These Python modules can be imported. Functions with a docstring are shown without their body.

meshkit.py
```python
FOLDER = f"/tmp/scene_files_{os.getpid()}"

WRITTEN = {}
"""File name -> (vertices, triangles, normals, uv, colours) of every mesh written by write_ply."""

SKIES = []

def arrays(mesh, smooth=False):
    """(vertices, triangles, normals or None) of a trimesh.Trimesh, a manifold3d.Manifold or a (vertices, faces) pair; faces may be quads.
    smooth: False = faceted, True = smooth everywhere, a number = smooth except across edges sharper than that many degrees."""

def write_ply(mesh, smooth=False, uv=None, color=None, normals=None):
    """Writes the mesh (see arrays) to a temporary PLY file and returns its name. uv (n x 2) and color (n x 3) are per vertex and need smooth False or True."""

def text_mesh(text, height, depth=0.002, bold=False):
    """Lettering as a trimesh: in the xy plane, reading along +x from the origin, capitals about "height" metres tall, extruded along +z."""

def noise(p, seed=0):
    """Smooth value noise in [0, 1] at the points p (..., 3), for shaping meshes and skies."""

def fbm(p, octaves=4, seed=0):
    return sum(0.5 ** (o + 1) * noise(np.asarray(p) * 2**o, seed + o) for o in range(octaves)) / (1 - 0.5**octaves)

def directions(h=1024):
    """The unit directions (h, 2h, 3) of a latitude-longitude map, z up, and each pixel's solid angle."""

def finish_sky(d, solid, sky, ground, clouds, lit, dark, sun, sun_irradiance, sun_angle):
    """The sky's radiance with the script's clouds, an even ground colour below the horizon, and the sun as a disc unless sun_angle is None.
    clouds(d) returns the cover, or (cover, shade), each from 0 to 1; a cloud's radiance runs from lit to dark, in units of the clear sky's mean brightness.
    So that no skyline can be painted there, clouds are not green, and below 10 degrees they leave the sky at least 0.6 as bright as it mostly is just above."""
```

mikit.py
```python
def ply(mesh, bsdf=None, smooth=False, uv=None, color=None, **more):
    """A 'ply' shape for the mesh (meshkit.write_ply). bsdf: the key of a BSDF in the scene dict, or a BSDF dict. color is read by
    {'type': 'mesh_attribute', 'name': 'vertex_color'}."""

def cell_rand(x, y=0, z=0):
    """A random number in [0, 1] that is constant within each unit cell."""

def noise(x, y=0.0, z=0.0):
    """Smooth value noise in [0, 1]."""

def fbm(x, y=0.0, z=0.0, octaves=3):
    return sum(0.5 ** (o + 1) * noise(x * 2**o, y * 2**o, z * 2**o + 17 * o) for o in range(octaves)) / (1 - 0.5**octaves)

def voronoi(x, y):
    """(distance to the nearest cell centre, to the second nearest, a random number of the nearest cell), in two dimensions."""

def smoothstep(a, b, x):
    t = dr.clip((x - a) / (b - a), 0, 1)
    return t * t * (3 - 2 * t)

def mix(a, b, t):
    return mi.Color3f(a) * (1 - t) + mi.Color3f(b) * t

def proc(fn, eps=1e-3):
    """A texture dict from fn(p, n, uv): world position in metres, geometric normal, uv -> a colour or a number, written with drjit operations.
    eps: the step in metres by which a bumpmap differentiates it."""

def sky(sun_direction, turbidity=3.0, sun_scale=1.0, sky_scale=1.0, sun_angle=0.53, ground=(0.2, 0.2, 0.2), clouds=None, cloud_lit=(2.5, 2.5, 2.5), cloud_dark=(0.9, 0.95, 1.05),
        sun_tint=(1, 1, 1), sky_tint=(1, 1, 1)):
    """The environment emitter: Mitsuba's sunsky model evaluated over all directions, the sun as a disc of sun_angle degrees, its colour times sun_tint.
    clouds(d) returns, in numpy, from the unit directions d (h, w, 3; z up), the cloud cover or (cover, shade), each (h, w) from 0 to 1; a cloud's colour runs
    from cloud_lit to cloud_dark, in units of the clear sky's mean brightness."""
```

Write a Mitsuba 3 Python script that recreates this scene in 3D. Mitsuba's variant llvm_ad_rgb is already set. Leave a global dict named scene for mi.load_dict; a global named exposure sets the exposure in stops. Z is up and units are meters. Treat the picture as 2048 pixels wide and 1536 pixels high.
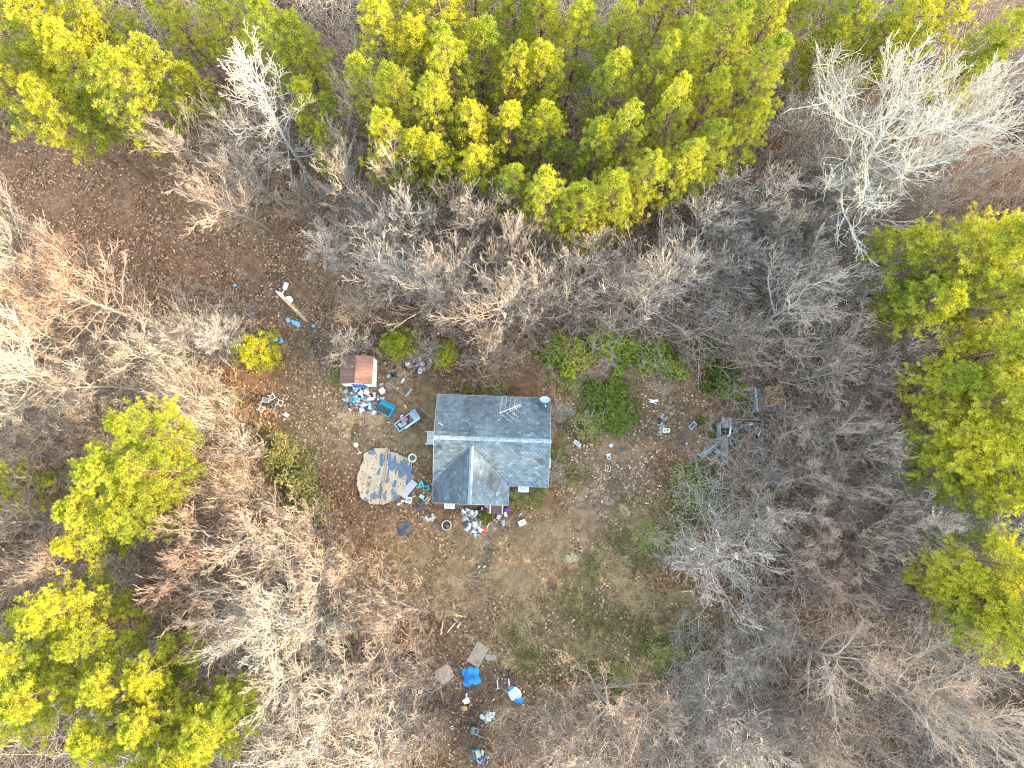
import math, random
import numpy as np, trimesh, drjit as dr, mitsuba as mi, mikit, meshkit
from mikit import fbm as gfbm, noise as gnoise, cell_rand, smoothstep, mix, proc

T = mi.ScalarTransform4f
scene, labels = {}, {}
random.seed(7); RNG = np.random.default_rng(7)

# ------------------------------------------------------------------ camera, sky, exposure
HC, FOC = 60.0, 1422.0                       # drone height (m), focal length in pixels of the 2048 wide photograph
FWD = np.array([0.0098, 0.1347, -1.0]); FWD /= np.linalg.norm(FWD)
RIGHT = np.cross(FWD, [0, 1, 0]); RIGHT /= np.linalg.norm(RIGHT)
UP = np.cross(RIGHT, FWD)
scene['camera'] = {'type': 'perspective', 'fov': math.degrees(2 * math.atan(1024 / FOC)), 'fov_axis': 'x', 'near_clip': 0.5, 'far_clip': 6000.0,
                   'to_world': T().look_at(origin=[0, 0, HC], target=[float(v) for v in np.array([0, 0, HC]) + FWD * 10], up=[0, 1, 0])}
SUN = (0.99, -0.12, math.tan(math.radians(17.5)))
scene['sky'] = mikit.sky(SUN, turbidity=3, sun_scale=0.85, sky_scale=5.6, sun_angle=1.0, ground=(0.12, 0.09, 0.07), sun_tint=(0.86, 1.0, 1.06), sky_tint=(1.33, 1.0, 0.70))
exposure = 4.3


def at(px, py, z=0.0):
    """The point at height z seen at pixel (px, py) of the photograph."""
    d = FWD + RIGHT * (px - 1024) / FOC - UP * (py - 768) / FOC
    t = (z - HC) / d[2]
    return np.array([d[0] * t, d[1] * t, z])


# ------------------------------------------------------------------ materials
BLOBS = [  # ground zones: centre px, radii px, turn, colour, strength, edge
    ((170, 400), (430, 120), -22, (0.178, 0.098, 0.062), 1.0),
    ((420, 520), (330, 90), -25, (0.155, 0.086, 0.056), 0.9),
    ((560, 640), (120, 80), -30, (0.115, 0.072, 0.05), 0.8),
    ((700, 840), (150, 60), 0, (0.18, 0.115, 0.073), 0.9),
    ((690, 1010), (120, 110), 0, (0.125, 0.072, 0.046), 0.9),
    ((850, 1080), (170, 60), 0, (0.18, 0.108, 0.064), 0.8),
    ((1040, 1110), (140, 75), 10, (0.20, 0.12, 0.07), 0.8),
    ((960, 1110), (28, 70), 0, (0.095, 0.07, 0.058), 0.9),
    ((1210, 980), (100, 80), 0, (0.15, 0.096, 0.07), 0.8),
    ((920, 1230), (110, 90), 0, (0.125, 0.08, 0.052), 0.8),
    ((1060, 1280), (120, 110), 0, (0.125, 0.085, 0.05), 0.8),
    ((1180, 1190), (70, 60), 0, (0.112, 0.082, 0.042), 0.8),
    ((1210, 1300), (110, 70), 10, (0.112, 0.082, 0.042), 0.8),
    ((1330, 1240), (110, 80), 10, (0.112, 0.082, 0.042), 0.7),
    ((1290, 1060), (90, 70), 0, (0.112, 0.082, 0.042), 0.7),
    ((1210, 815), (90, 70), 0, (0.08, 0.082, 0.035), 0.7),
    ((1120, 900), (35, 110), 0, (0.112, 0.082, 0.042), 0.8),
    ((1060, 1000), (55, 25), 0, (0.105, 0.095, 0.035), 0.8),
    ((960, 770), (130, 25), 0, (0.105, 0.082, 0.04), 0.7),
    ((580, 950), (70, 100), 10, (0.085, 0.085, 0.035), 0.8),
    ((1400, 990), (90, 70), 0, (0.075, 0.075, 0.035), 0.7),
    ((640, 1200), (170, 110), 0, (0.085, 0.075, 0.042), 0.6),
    ((930, 1440), (70, 100), 0, (0.075, 0.05, 0.04), 0.8),
    ((960, 1370), (90, 40), 0, (0.1, 0.068, 0.05), 0.8),
    ((1300, 860), (130, 60), 0, (0.105, 0.07, 0.048), 0.8),
    ((800, 700), (250, 60), 0, (0.082, 0.055, 0.042), 0.7),
    ((1760, 380), (130, 90), 30, (0.17, 0.11, 0.06), 0.8),  # sunlit orange ground at the upper right, put into the colour
]
ZB = []
for (px, py), (rx, ry), a, col, s in BLOBS:
    c = at(px, py)
    k = abs(at(px + 10, py)[0] - c[0]) / 10
    ZB.append((float(c[0]), float(c[1]), float(rx * k), float(ry * k), math.radians(a), col, s))


def zone(p):
    """Albedo of the ground cover (litter, dead grass, soil) by place, with one sunlit patch painted in."""
    w1, w2 = gfbm(p.x * 0.35, p.y * 0.35, 3.0, 3), gfbm(p.x * 0.35 + 40, p.y * 0.35, 9.0, 3)
    wx, wy = p.x + (w1 - 0.5) * 5.0, p.y + (w2 - 0.5) * 5.0
    c = mix((0.138, 0.076, 0.046), (0.165, 0.102, 0.064), smoothstep(0.38, 0.66, gfbm(p.x * 0.13, p.y * 0.13, 5.0, 3)))
    for x, y, rx, ry, a, col, s in ZB:
        dx, dy = wx - x, wy - y
        u, v = (dx * math.cos(a) + dy * math.sin(a)) / rx, (-dx * math.sin(a) + dy * math.cos(a)) / ry
        c = mix(c, col, s * (1 - smoothstep(0.55, 1.15, dr.sqrt(u * u + v * v))))
    return c


def ground_fn(p, n, uv):
    f = gfbm(p.x * 2.6, p.y * 2.6, 0.0, 3)
    g = gnoise(p.x * 11, p.y * 11, 1.0)
    return zone(p) * (0.2 + 0.95 * f + 0.6 * g)


def litter_fn(p, n, uv):
    r = cell_rand(dr.floor(p.x * 7), dr.floor(p.y * 7), dr.floor(p.z * 9))
    return dr.minimum(zone(p) * (0.45 + 1.6 * r + 2.6 * smoothstep(0.84, 1.0, r)), 0.6)


def straw_fn(p, n, uv):
    r, k = gnoise(p.x * 5, p.y * 5, 2.0), smoothstep(0.40, 0.62, gfbm(p.x * 0.8, p.y * 0.8, 6.0, 3))
    return zone(p) * (0.6 + 0.8 * r + (0.5 + 1.1 * r) * k) + mi.Color3f(0.075, 0.044, 0.015) * k


def diffuse(c):
    return {'type': 'twosided', 'bsdf': {'type': 'diffuse', 'reflectance': c if isinstance(c, dict) else {'type': 'rgb', 'value': list(c)}}}


def bark_fn(a, b, k=0.12):
    def fn(p, n, uv):
        big = gnoise(p.x * k, p.y * k, 4.0)
        small = gfbm(p.x * 5, p.y * 5, p.z * 1.5, 2)
        return mix(a, b, smoothstep(0.25, 0.75, big)) * (0.72 + 0.55 * small)
    return proc(fn)


def needle_fn(p, n, uv):
    big = gnoise(p.x * 0.30, p.y * 0.30, p.z * 0.2)
    sm = gnoise(p.x * 3.0, p.y * 3.0, p.z * 3.0)
    return mix((0.17, 0.21, 0.030), (0.41, 0.37, 0.034), smoothstep(0.25, 0.8, big * 0.6 + sm * 0.4))


def leafy(c):
    return {'type': 'principledthin', 'base_color': c if isinstance(c, dict) else {'type': 'rgb', 'value': list(c)}, 'roughness': 0.6, 'diff_trans': 0.7, 'specular': 0.3} if False else \
        {'type': 'principledthin', 'base_color': c if isinstance(c, dict) else {'type': 'rgb', 'value': list(c)}, 'roughness': 0.6, 'diff_trans': 0.7}


scene['mat_ground'] = diffuse(proc(ground_fn))
scene['mat_litter'] = diffuse(proc(litter_fn))
scene['mat_straw'] = diffuse(proc(straw_fn))
scene['mat_tussock'] = diffuse(proc(lambda p, n, uv: mix((0.20, 0.125, 0.07), (0.36, 0.25, 0.15), gnoise(p.x * 2.2, p.y * 2.2, 1.0))))
scene['mat_bark_grey'] = diffuse(bark_fn((0.20, 0.170, 0.150), (0.25, 0.222, 0.205)))
scene['mat_twig_grey'] = diffuse(bark_fn((0.24, 0.178, 0.150), (0.275, 0.232, 0.214)))
scene['mat_twig_rust'] = diffuse(bark_fn((0.255, 0.165, 0.135), (0.27, 0.22, 0.195)))
scene['mat_bark_white'] = diffuse(bark_fn((0.225, 0.205, 0.19), (0.29, 0.272, 0.258)))
scene['mat_bark_pine'] = diffuse((0.15, 0.105, 0.08))
scene['mat_bark_pale'] = diffuse(bark_fn((0.25, 0.205, 0.188), (0.295, 0.258, 0.245)))
scene['mat_brush'] = diffuse(bark_fn((0.235, 0.172, 0.142), (0.28, 0.24, 0.218)))
scene['mat_needle'] = leafy(proc(needle_fn))
scene['mat_leaf_green'] = leafy(proc(lambda p, n, uv: mix((0.075, 0.10, 0.022), (0.16, 0.18, 0.04), gnoise(p.x * 1.7, p.y * 1.7, p.z * 3))))
scene['mat_leaf_olive'] = leafy(proc(lambda p, n, uv: mix((0.11, 0.11, 0.036), (0.21, 0.19, 0.07), gnoise(p.x * 1.4, p.y * 1.4, p.z * 3))))
scene['mat_leaf_haze'] = leafy(proc(lambda p, n, uv: mix((0.17, 0.17, 0.055), (0.31, 0.275, 0.105), gnoise(p.x * 1.4, p.y * 1.4, p.z * 3))))
scene['mat_vc'] = {'type': 'twosided', 'bsdf': {'type': 'principled', 'base_color': {'type': 'mesh_attribute', 'name': 'vertex_color'}, 'roughness': 0.65, 'specular': 0.35}}
scene['mat_metal'] = {'type': 'twosided', 'bsdf': {'type': 'principled', 'base_color': {'type': 'rgb', 'value': [0.55, 0.56, 0.58]}, 'roughness': 0.4, 'metallic': 0.7}}
scene['mat_glass'] = {'type': 'thindielectric'}

# ------------------------------------------------------------------ mesh helpers
def rotm(x=0, y=0, z=0):
    return trimesh.transformations.euler_matrix(math.radians(x), math.radians(y), math.radians(z), 'sxyz')


class MB:
    """Collects coloured pieces into one mesh."""
    def __init__(self): self.V, self.F, self.C, self.n = [], [], [], 0

    def raw(self, v, f, c, M=None):
        v = np.asarray(v, float); f = np.asarray(f, int)
        if M is not None: v = v @ M[:3, :3].T + M[:3, 3]
        if f.shape[1] == 4: f = np.vstack([f[:, [0, 1, 2]], f[:, [0, 2, 3]]])
        self.V.append(v); self.F.append(f + self.n); self.n += len(v)
        c = np.asarray(c, float)
        self.C.append(np.tile(c, (len(v), 1)) if c.ndim == 1 else c)
        return self

    def mesh(self, m, c, M=None): return self.raw(m.vertices, m.faces, c, M)

    def box(self, size, pos, c, rot=(0, 0, 0)):
        M = rotm(*rot); M[:3, 3] = pos
        return self.mesh(trimesh.creation.box(size), c, M)

    def tube(self, pts, r, c, sides=6, caps=True):
        p = np.asarray(pts, float); r = np.broadcast_to(r, (len(p),))
        v, f = tube(p, r, sides)
        self.raw(v, f, c)
        if caps and sides > 3:
            for i0 in (0, len(p) - 1):
                base = v[i0 * sides:(i0 + 1) * sides]
                self.raw(base, [[0, k, k + 1] for k in range(1, sides - 1)], c)
        return self

    def disc(self, r, z, c, n=20, r0=0.0, h=0.02, pos=(0, 0)):
        m = trimesh.creation.annulus(r0, r, h, sections=n) if r0 > 0 else trimesh.creation.cylinder(r, h, sections=n)
        M = np.eye(4); M[:3, 3] = (pos[0], pos[1], z)
        return self.mesh(m, c, M)

    def crumple(self, w, d, h, c, seed, pos=(0, 0, 0), rot=0, n=9, jag=0.25, c2=None):
        """A crumpled cloth or bag: a height-noised sheet with an uneven outline."""
        g = np.linspace(-1, 1, n)
        X, Y = np.meshgrid(g, g)
        P = np.stack([X.ravel(), Y.ravel(), np.full(X.size, seed * 3.7)], 1)
        rr = np.maximum(abs(P[:, 0]), abs(P[:, 1]))
        ang = np.arctan2(P[:, 1], P[:, 0])
        out = 1 + jag * (meshkit.noise(np.stack([np.cos(ang) * 2, np.sin(ang) * 2, P[:, 2]], 1), 5) - 0.6) * 2
        q = np.sqrt(np.maximum(1e-9, P[:, 0] ** 2 + P[:, 1] ** 2)); sq = rr / q
        x, y = P[:, 0] * (0.35 + 0.65 * sq) * out, P[:, 1] * (0.35 + 0.65 * sq) * out
        z = h * (0.15 + meshkit.fbm(P * [2.3, 2.3, 1], 3, 11)) * (1 - 0.75 * rr ** 2)
        v = np.stack([x * w / 2, y * d / 2, z + 0.01], 1)
        i, j = np.meshgrid(np.arange(n - 1), np.arange(n - 1), indexing='ij')
        q4 = np.stack([i * n + j, i * n + j + 1, (i + 1) * n + j + 1, (i + 1) * n + j], -1).reshape(-1, 4)
        M = rotm(0, 0, rot); M[:3, 3] = pos
        col = np.tile(c, (len(v), 1)).astype(float)
        if c2 is not None:
            k = meshkit.noise(P * [2.0, 2.0, 1] + 9, 3) > 0.52
            col[k] = c2
        return self.raw(v, q4, col, M)

    def bin(self, w, d, h, c, inner=None, t=0.03, pos=(0, 0, 0), rot=0, fill=None):
        """An open-topped box with a thick rim."""
        inner = inner or tuple(x * 0.6 for x in c)
        R = rotm(0, 0, rot)
        def b(size, p, col):
            q = R[:3, :3] @ np.array(p) + np.array(pos)
            self.box(size, q, col, (0, 0, rot))
        b((w - 2 * t, d - 2 * t, t), (0, 0, t / 2), inner)
        for s in (-1, 1):
            b((w, t, h), (0, s * (d - t) / 2, h / 2 + 0.002), c)
            b((t, d - 2 * t - 0.004, h), (s * (w - t) / 2, 0, h / 2 + 0.002), c)
            b((w + 0.05, t + 0.03, 0.025), (0, s * (d - t) / 2, h + 0.014), c)
            b((t + 0.03, d - t - 0.08, 0.025), (s * (w - t) / 2, 0, h + 0.016), c)
        if fill is not None: b((w - 2.4 * t, d - 2.4 * t, 0.03), (0, 0, h * 0.6), fill)
        return self

    def out(self): return (np.vstack(self.V), np.vstack(self.F)), np.vstack(self.C)


def tube(p, r, sides):
    t = np.gradient(p, axis=0); t /= np.linalg.norm(t, axis=1, keepdims=True) + 1e-12
    a = np.cross(t, np.where(np.abs(t[:, 2:]) < 0.9, [0, 0, 1.0], [1.0, 0, 0])); a /= np.linalg.norm(a, axis=1, keepdims=True) + 1e-12
    b = np.cross(t, a); ang = np.arange(sides) * 2 * np.pi / sides
    v = p[:, None] + r[:, None, None] * (np.cos(ang)[None, :, None] * a[:, None] + np.sin(ang)[None, :, None] * b[:, None])
    i, j = np.meshgrid(np.arange(len(p) - 1), np.arange(sides), indexing='ij')
    return v.reshape(-1, 3), np.stack([i * sides + j, i * sides + (j + 1) % sides, (i + 1) * sides + (j + 1) % sides, (i + 1) * sides + j], -1).reshape(-1, 4)


USED = {}
def numbered(name):
    n = USED.get(name, 0); USED[name] = n + 1
    return name if n == 0 else f'{name}_{n:03d}'


def mark(key, label, cat=None, group=None, kind=None):
    d = {'label': label} if label else {}
    if cat: d['category'] = cat
    if group: d['group'] = group
    if kind: d['kind'] = kind
    labels[key] = d
    return key


def tw(x=0, y=0, z=0, rz=0.0, s=(1, 1, 1), lean=None):
    m = T().translate([float(x), float(y), float(z)])
    if lean: m = m @ T().rotate([float(lean[1]), float(lean[2]), 0], float(lean[0]))
    return m @ T().rotate([0, 0, 1], float(rz)) @ T().scale([float(v) for v in s])


def put(name, label, cat, parts, px, py, rot=0.0, z=0.0, group=None, tilt=None):
    """A thing at a pixel of the ground: parts is one MB, or {part name: MB or (MB, material)}."""
    key = numbered(name); x, y, _ = at(px, py, z)
    m = tw(x, y, z, rot, lean=tilt)
    mark(key, label, cat, group)
    if isinstance(parts, MB): parts = {None: parts}
    for pn, mb in parts.items():
        mat = 'mat_vc'
        if isinstance(mb, tuple): mb, mat = mb
        g, c = mb.out()
        k = key if pn is None else f'{key}__{pn}'
        scene[k] = mikit.ply(g, mat, color=c, to_world=m) if mat == 'mat_vc' else mikit.ply(g, mat, to_world=m)
    return key


# colours (albedo)
WHITE, OFFW, GREY, LGREY, DGREY, BLACK = (.47, .46, .445), (.36, .335, .30), (.22, .225, .235), (.34, .34, .345), (.09, .1, .115), (.025, .026, .03)
BLUE, SKYB, TEAL, AQUA, NAVY = (.015, .12, .38), (.12, .29, .48), (.008, .085, .14), (.06, .36, .40), (.03, .04, .12)
RED, PURPLE, PINK, YELLOW, ORANGE = (.6, .012, .02), (.12, .05, .3), (.6, .15, .25), (.75, .45, .02), (.6, .27, .06)
WOOD, TAN, BROWN, DBROWN, MINT, PALEG = (.36, .27, .18), (.42, .32, .22), (.22, .15, .11), (.09, .06, .045), (.3, .62, .45), (.55, .65, .4)

# ------------------------------------------------------------------ ground
def axis(lo, hi, far, step):
    a = np.arange(lo, hi + step, step)
    g = step * 2 * 1.6 ** np.arange(0, 16)
    e = np.cumsum(g); e = e[e < far]
    return np.concatenate([lo - e[::-1], a, hi + e])
gx, gy = axis(-60, 60, 3000, 0.6), axis(-38, 60, 3000, 0.6)
X, Y = np.meshgrid(gx, gy)
P = np.stack([X.ravel(), Y.ravel(), 0 * X.ravel()], 1)
P[:, 2] = 0.10 * (meshkit.fbm(P * [0.5, 0.5, 1], 3, 2) - 0.5) * 2 - 0.06
def ground_z(x, y): return float(0.10 * (meshkit.fbm(np.array([[x * .5, y * .5, 0]]), 3, 2)[0] - 0.5) * 2 - 0.06)
n = len(gx); i, j = np.meshgrid(np.arange(len(gy) - 1), np.arange(n - 1), indexing='ij')
Q = np.stack([i * n + j, i * n + j + 1, (i + 1) * n + j + 1, (i + 1) * n + j], -1).reshape(-1, 4)
scene['ground'] = mikit.ply((P, Q), 'mat_ground', smooth=True)
mark('ground', 'brown leaf covered forest floor and yard with patches of dead grass', kind='structure')

# ------------------------------------------------------------------ house
ANG = -2.0
EZ, SL = 3.0, 0.42                                   # eave height, roof slope
ca, sa = math.cos(math.radians(ANG)), math.sin(math.radians(ANG))
hc = (at(875, 789, EZ) + at(1101, 797, EZ) + at(1097, 972, EZ) + at(867, 968, EZ)) / 4
def hl(p):                                           # world to house frame
    d = np.asarray(p)[:2] - hc[:2]
    return d[0] * ca + d[1] * sa, -d[0] * sa + d[1] * ca
HW = 9.05 / 2
HD = 7.05 / 2                                        # half depth of the main roof
gx0, gx1 = -HW - 0.02, hl(at(1016, 1009, EZ))[0]     # wing
gyS = hl(at(940, 1007, EZ))[1]
gm = (gx0 + gx1) / 2; gw = (gx1 - gx0) / 2
RZ = EZ + SL * HD; WZ = EZ + SL * gw
HM = tw(hc[0], hc[1], 0, ANG)
H = mark(numbered('house'), 'small single storey house with grey shingle roof in the middle of the clearing', 'house')
def hpart(name, mb, mat='mat_vc', kind=None, label=None, smooth=False):
    k = numbered(f'{H}__{name}'); g, c = mb.out()
    scene[k] = mikit.ply(g, mat, color=c, to_world=HM) if mat == 'mat_vc' else mikit.ply(g, mat, to_world=HM)
    if kind or label: mark(k, label, kind=kind)
    return k
def zmain(x, y): return RZ - SL * abs(y)
def zwing(x, y): return WZ - SL * abs(x - gm)
def slope_shingles(mb, O, U, Dn, ulen, vlen, keep, seed, tone):
    """Overlapping three-tab shingles on a plane: O ridge corner, U along the courses, Dn down the slope."""
    rg = np.random.default_rng(seed); N = np.cross(U, Dn); N = N if N[2] > 0 else -N
    ex, tw_ = 0.178, 0.33
    for r in range(int(vlen / ex) + 1):
        v0 = r * ex; v1 = min(v0 + ex + 0.02, vlen + 0.015)
        off = (r % 2) * 0.15 + rg.uniform(-.02, .02)
        u = -off
        while u < ulen:
            a, b = max(u, 0), min(u + tw_ - 0.02, ulen)
            u += tw_
            if b - a < 0.06: continue
            cpt = O + U * (a + b) / 2 + Dn * (v0 + ex / 2)
            if not keep(cpt): continue
            h0, h1 = 0.002, 0.034 + rg.uniform(0, .012)
            q = np.array([[a, v0, h0], [b, v0, h0], [b, v1, h1], [a, v1, h1], [a, v0, 0], [b, v0, 0], [b, v1, 0.001], [a, v1, 0.001]])
            pts = O + q[:, :1] * U + q[:, 1:2] * Dn + q[:, 2:] * N
            t = tone(cpt) * (0.74 + 0.5 * rg.random()) * (1.4 if rg.random() < .10 else 1)
            mb.raw(pts, [[0, 1, 2, 3], [3, 2, 6, 7], [0, 3, 7, 4], [1, 5, 6, 2]], np.array([.088, .112, .140]) * t)
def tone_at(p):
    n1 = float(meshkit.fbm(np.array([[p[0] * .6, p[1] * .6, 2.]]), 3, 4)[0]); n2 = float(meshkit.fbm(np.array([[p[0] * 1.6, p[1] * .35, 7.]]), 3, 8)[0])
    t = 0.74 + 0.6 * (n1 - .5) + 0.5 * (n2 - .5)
    return t * (0.93 if p[1] > 0.2 else 1.05)  # fall of light put into the tone: rear darker, front lighter
hole = [(3.62, -1.38), (3.75, -1.38), (3.9, -1.38), (3.75, -1.52), (3.9, -1.65), (4.02, -1.78), (3.95, -1.52)]
def keep_s(p):
    return zmain(p[0], p[1]) >= (zwing(p[0], p[1]) if p[0] < gx1 + .05 else 0) and not any(abs(p[0] - a) < .15 and abs(p[1] - b) < .075 for a, b in hole) and (abs(p[0] + 4.1) > .2 or abs(p[1] + .72) > .17)
deck = MB(); th = 0.07
def slab(pts, c):
    """A roof plane with thickness, from its corner points (counter-clockwise from above)."""
    p = np.array(pts); k = len(p); lo = p - [0, 0, th]
    tri = [[0, i, i + 1] for i in range(1, k - 1)]
    deck.raw(np.vstack([p, lo]), tri + [[t[0] + k, t[2] + k, t[1] + k] for t in tri] + [x for i in range(k) for x in ([i, (i + 1) % k + k, (i + 1) % k], [i, i + k, (i + 1) % k + k])], c)
DC = (.035, .038, .045)
slab([(-HW, 0, RZ), (HW, 0, RZ), (HW, HD, EZ), (-HW, HD, EZ)], DC)
slab([(-HW, -HD, EZ), (gx1, -HD, EZ), (HW, -HD, EZ), (HW, 0, RZ), (-HW, 0, RZ)], DC)
ya = -(RZ - WZ) / SL - 0.02
slab([(gx0, gyS, EZ), (gm, gyS, WZ), (gm, ya, WZ), (gx0, -HD, EZ)], DC)
slab([(gm, gyS, WZ), (gx1, gyS, EZ), (gx1, -HD, EZ), (gm, ya, WZ)], DC)
roof = hpart('roof', deck)
def rpart(name, mb, kind=None, label=None, mat='mat_vc'):
    k = numbered(f'{roof}__{name}'); g, c = mb.out()
    scene[k] = mikit.ply(g, mat, color=c, to_world=HM) if mat == 'mat_vc' else mikit.ply(g, mat, to_world=HM)
    if kind or label: mark(k, label, kind=kind)
dn = np.array([0, 1, -SL]); dn /= np.linalg.norm(dn); VL = HD * math.sqrt(1 + SL * SL)
mb = MB(); slope_shingles(mb, np.array([-HW, 0, RZ]), np.array([1., 0, 0]), dn, 2 * HW, VL, lambda p: True, 1, tone_at); rpart('rear_shingles', mb, 'stuff', 'mossy grey shingles on the rear slope, tinted darker as if shaded')
mb = MB(); slope_shingles(mb, np.array([-HW, 0, RZ]), np.array([1., 0, 0]), dn * [1, -1, 1], 2 * HW, VL, keep_s, 2, tone_at); rpart('front_shingles', mb, 'stuff', 'grey shingles on the front slope, tinted lighter as if lit')
gl = ya - gyS + .12
dw = np.array([-1, 0, -SL]); dw /= np.linalg.norm(dw); WL = gw * math.sqrt(1 + SL * SL)
wk = lambda p: zwing(p[0], p[1]) > zmain(p[0], p[1]) - 0.01
mb = MB(); slope_shingles(mb, np.array([gm, gyS, WZ]), np.array([0, 1., 0]), dw, gl, WL, wk, 3, lambda p: tone_at(p) * .68); rpart('gable_shingles', mb, 'stuff', 'shingles on the left side of the front gable, darkened as its shaded side')  # same shingles both sides; shade painted on the left, light on the right
mb = MB(); slope_shingles(mb, np.array([gm, gyS, WZ]), np.array([0, 1., 0]), dw * [-1, 1, 1], gl, WL, wk, 4, lambda p: tone_at(p) * .95); rpart('gable_shingles', mb, 'stuff', 'shingles on the right side of the front gable, kept lighter as its lit side')
cap = MB(); rg = np.random.default_rng(5)
for s in (-1, 1):
    u = -HW
    while u < HW - .05:
        w = 0.15; t = 1.5 * (0.8 + 0.45 * rg.random())
        cap.box((w - .015, 0.17, 0.02), (u + w / 2, s * .075, RZ + .005 + rg.uniform(0, .01)), np.array([.10, .125, .15]) * t, (-s * 20, 0, 0)); u += w
    v = gyS
    while v < ya:
        t = 1.4 * (0.8 + 0.45 * rg.random())
        cap.box((0.17, 0.135, 0.02), (gm + s * .075, v + .075, WZ + .005 + rg.uniform(0, .01)), np.array([.10, .125, .15]) * t, (0, s * 20, 0)); v += .15
rpart('ridge_cap', cap, 'stuff')
mb = MB(); drip = (.15, .18, .20)
mb.box((2 * HW + .06, .05, .1), (0, HD + .035, EZ - .035), drip); mb.box((HW - gx1 - .03, .05, .1), ((HW + gx1) / 2 + .03, -HD - .035, EZ - .035), drip)
mb.box((.05, gyS * -1 - HD - .01, .1), (gx1 + .035, (gyS - HD) / 2 - .01, EZ - .035), drip); mb.box((.05, -gyS - HD, .1), (gx0 - .035, (gyS - HD) / 2, EZ - .035), drip)
for s, x in ((1, HW + .035), (-1, -HW - .055)):
    a = math.degrees(math.atan(SL)); L = VL
    for t in (-1, 1): mb.box((.05, L, .12), (x, t * HD / 2, (EZ + RZ) / 2 - .03), drip, (-t * a, 0, 0))
for s in (-1, 1): mb.box((WL, .05, .12), (gm + s * gw / 2, gyS - .035, (EZ + WZ) / 2 - .03), drip, (0, s * math.degrees(math.atan(SL)), 0))
rpart('drip_edge', mb)
for s in (-1, 1):   # valleys: shallow dark troughs where the wing meets the main roof
    mb = MB(); e = np.array([gx1 if s > 0 else gx0, -HD, EZ]); a0 = np.array([gm, ya, WZ])
    mb.tube(np.array([a0, (a0 + e) / 2, e]) + [0, 0, .016], [.03, .03, .03], (.10, .115, .13), 5); rpart('valley_strip', mb)
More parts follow.
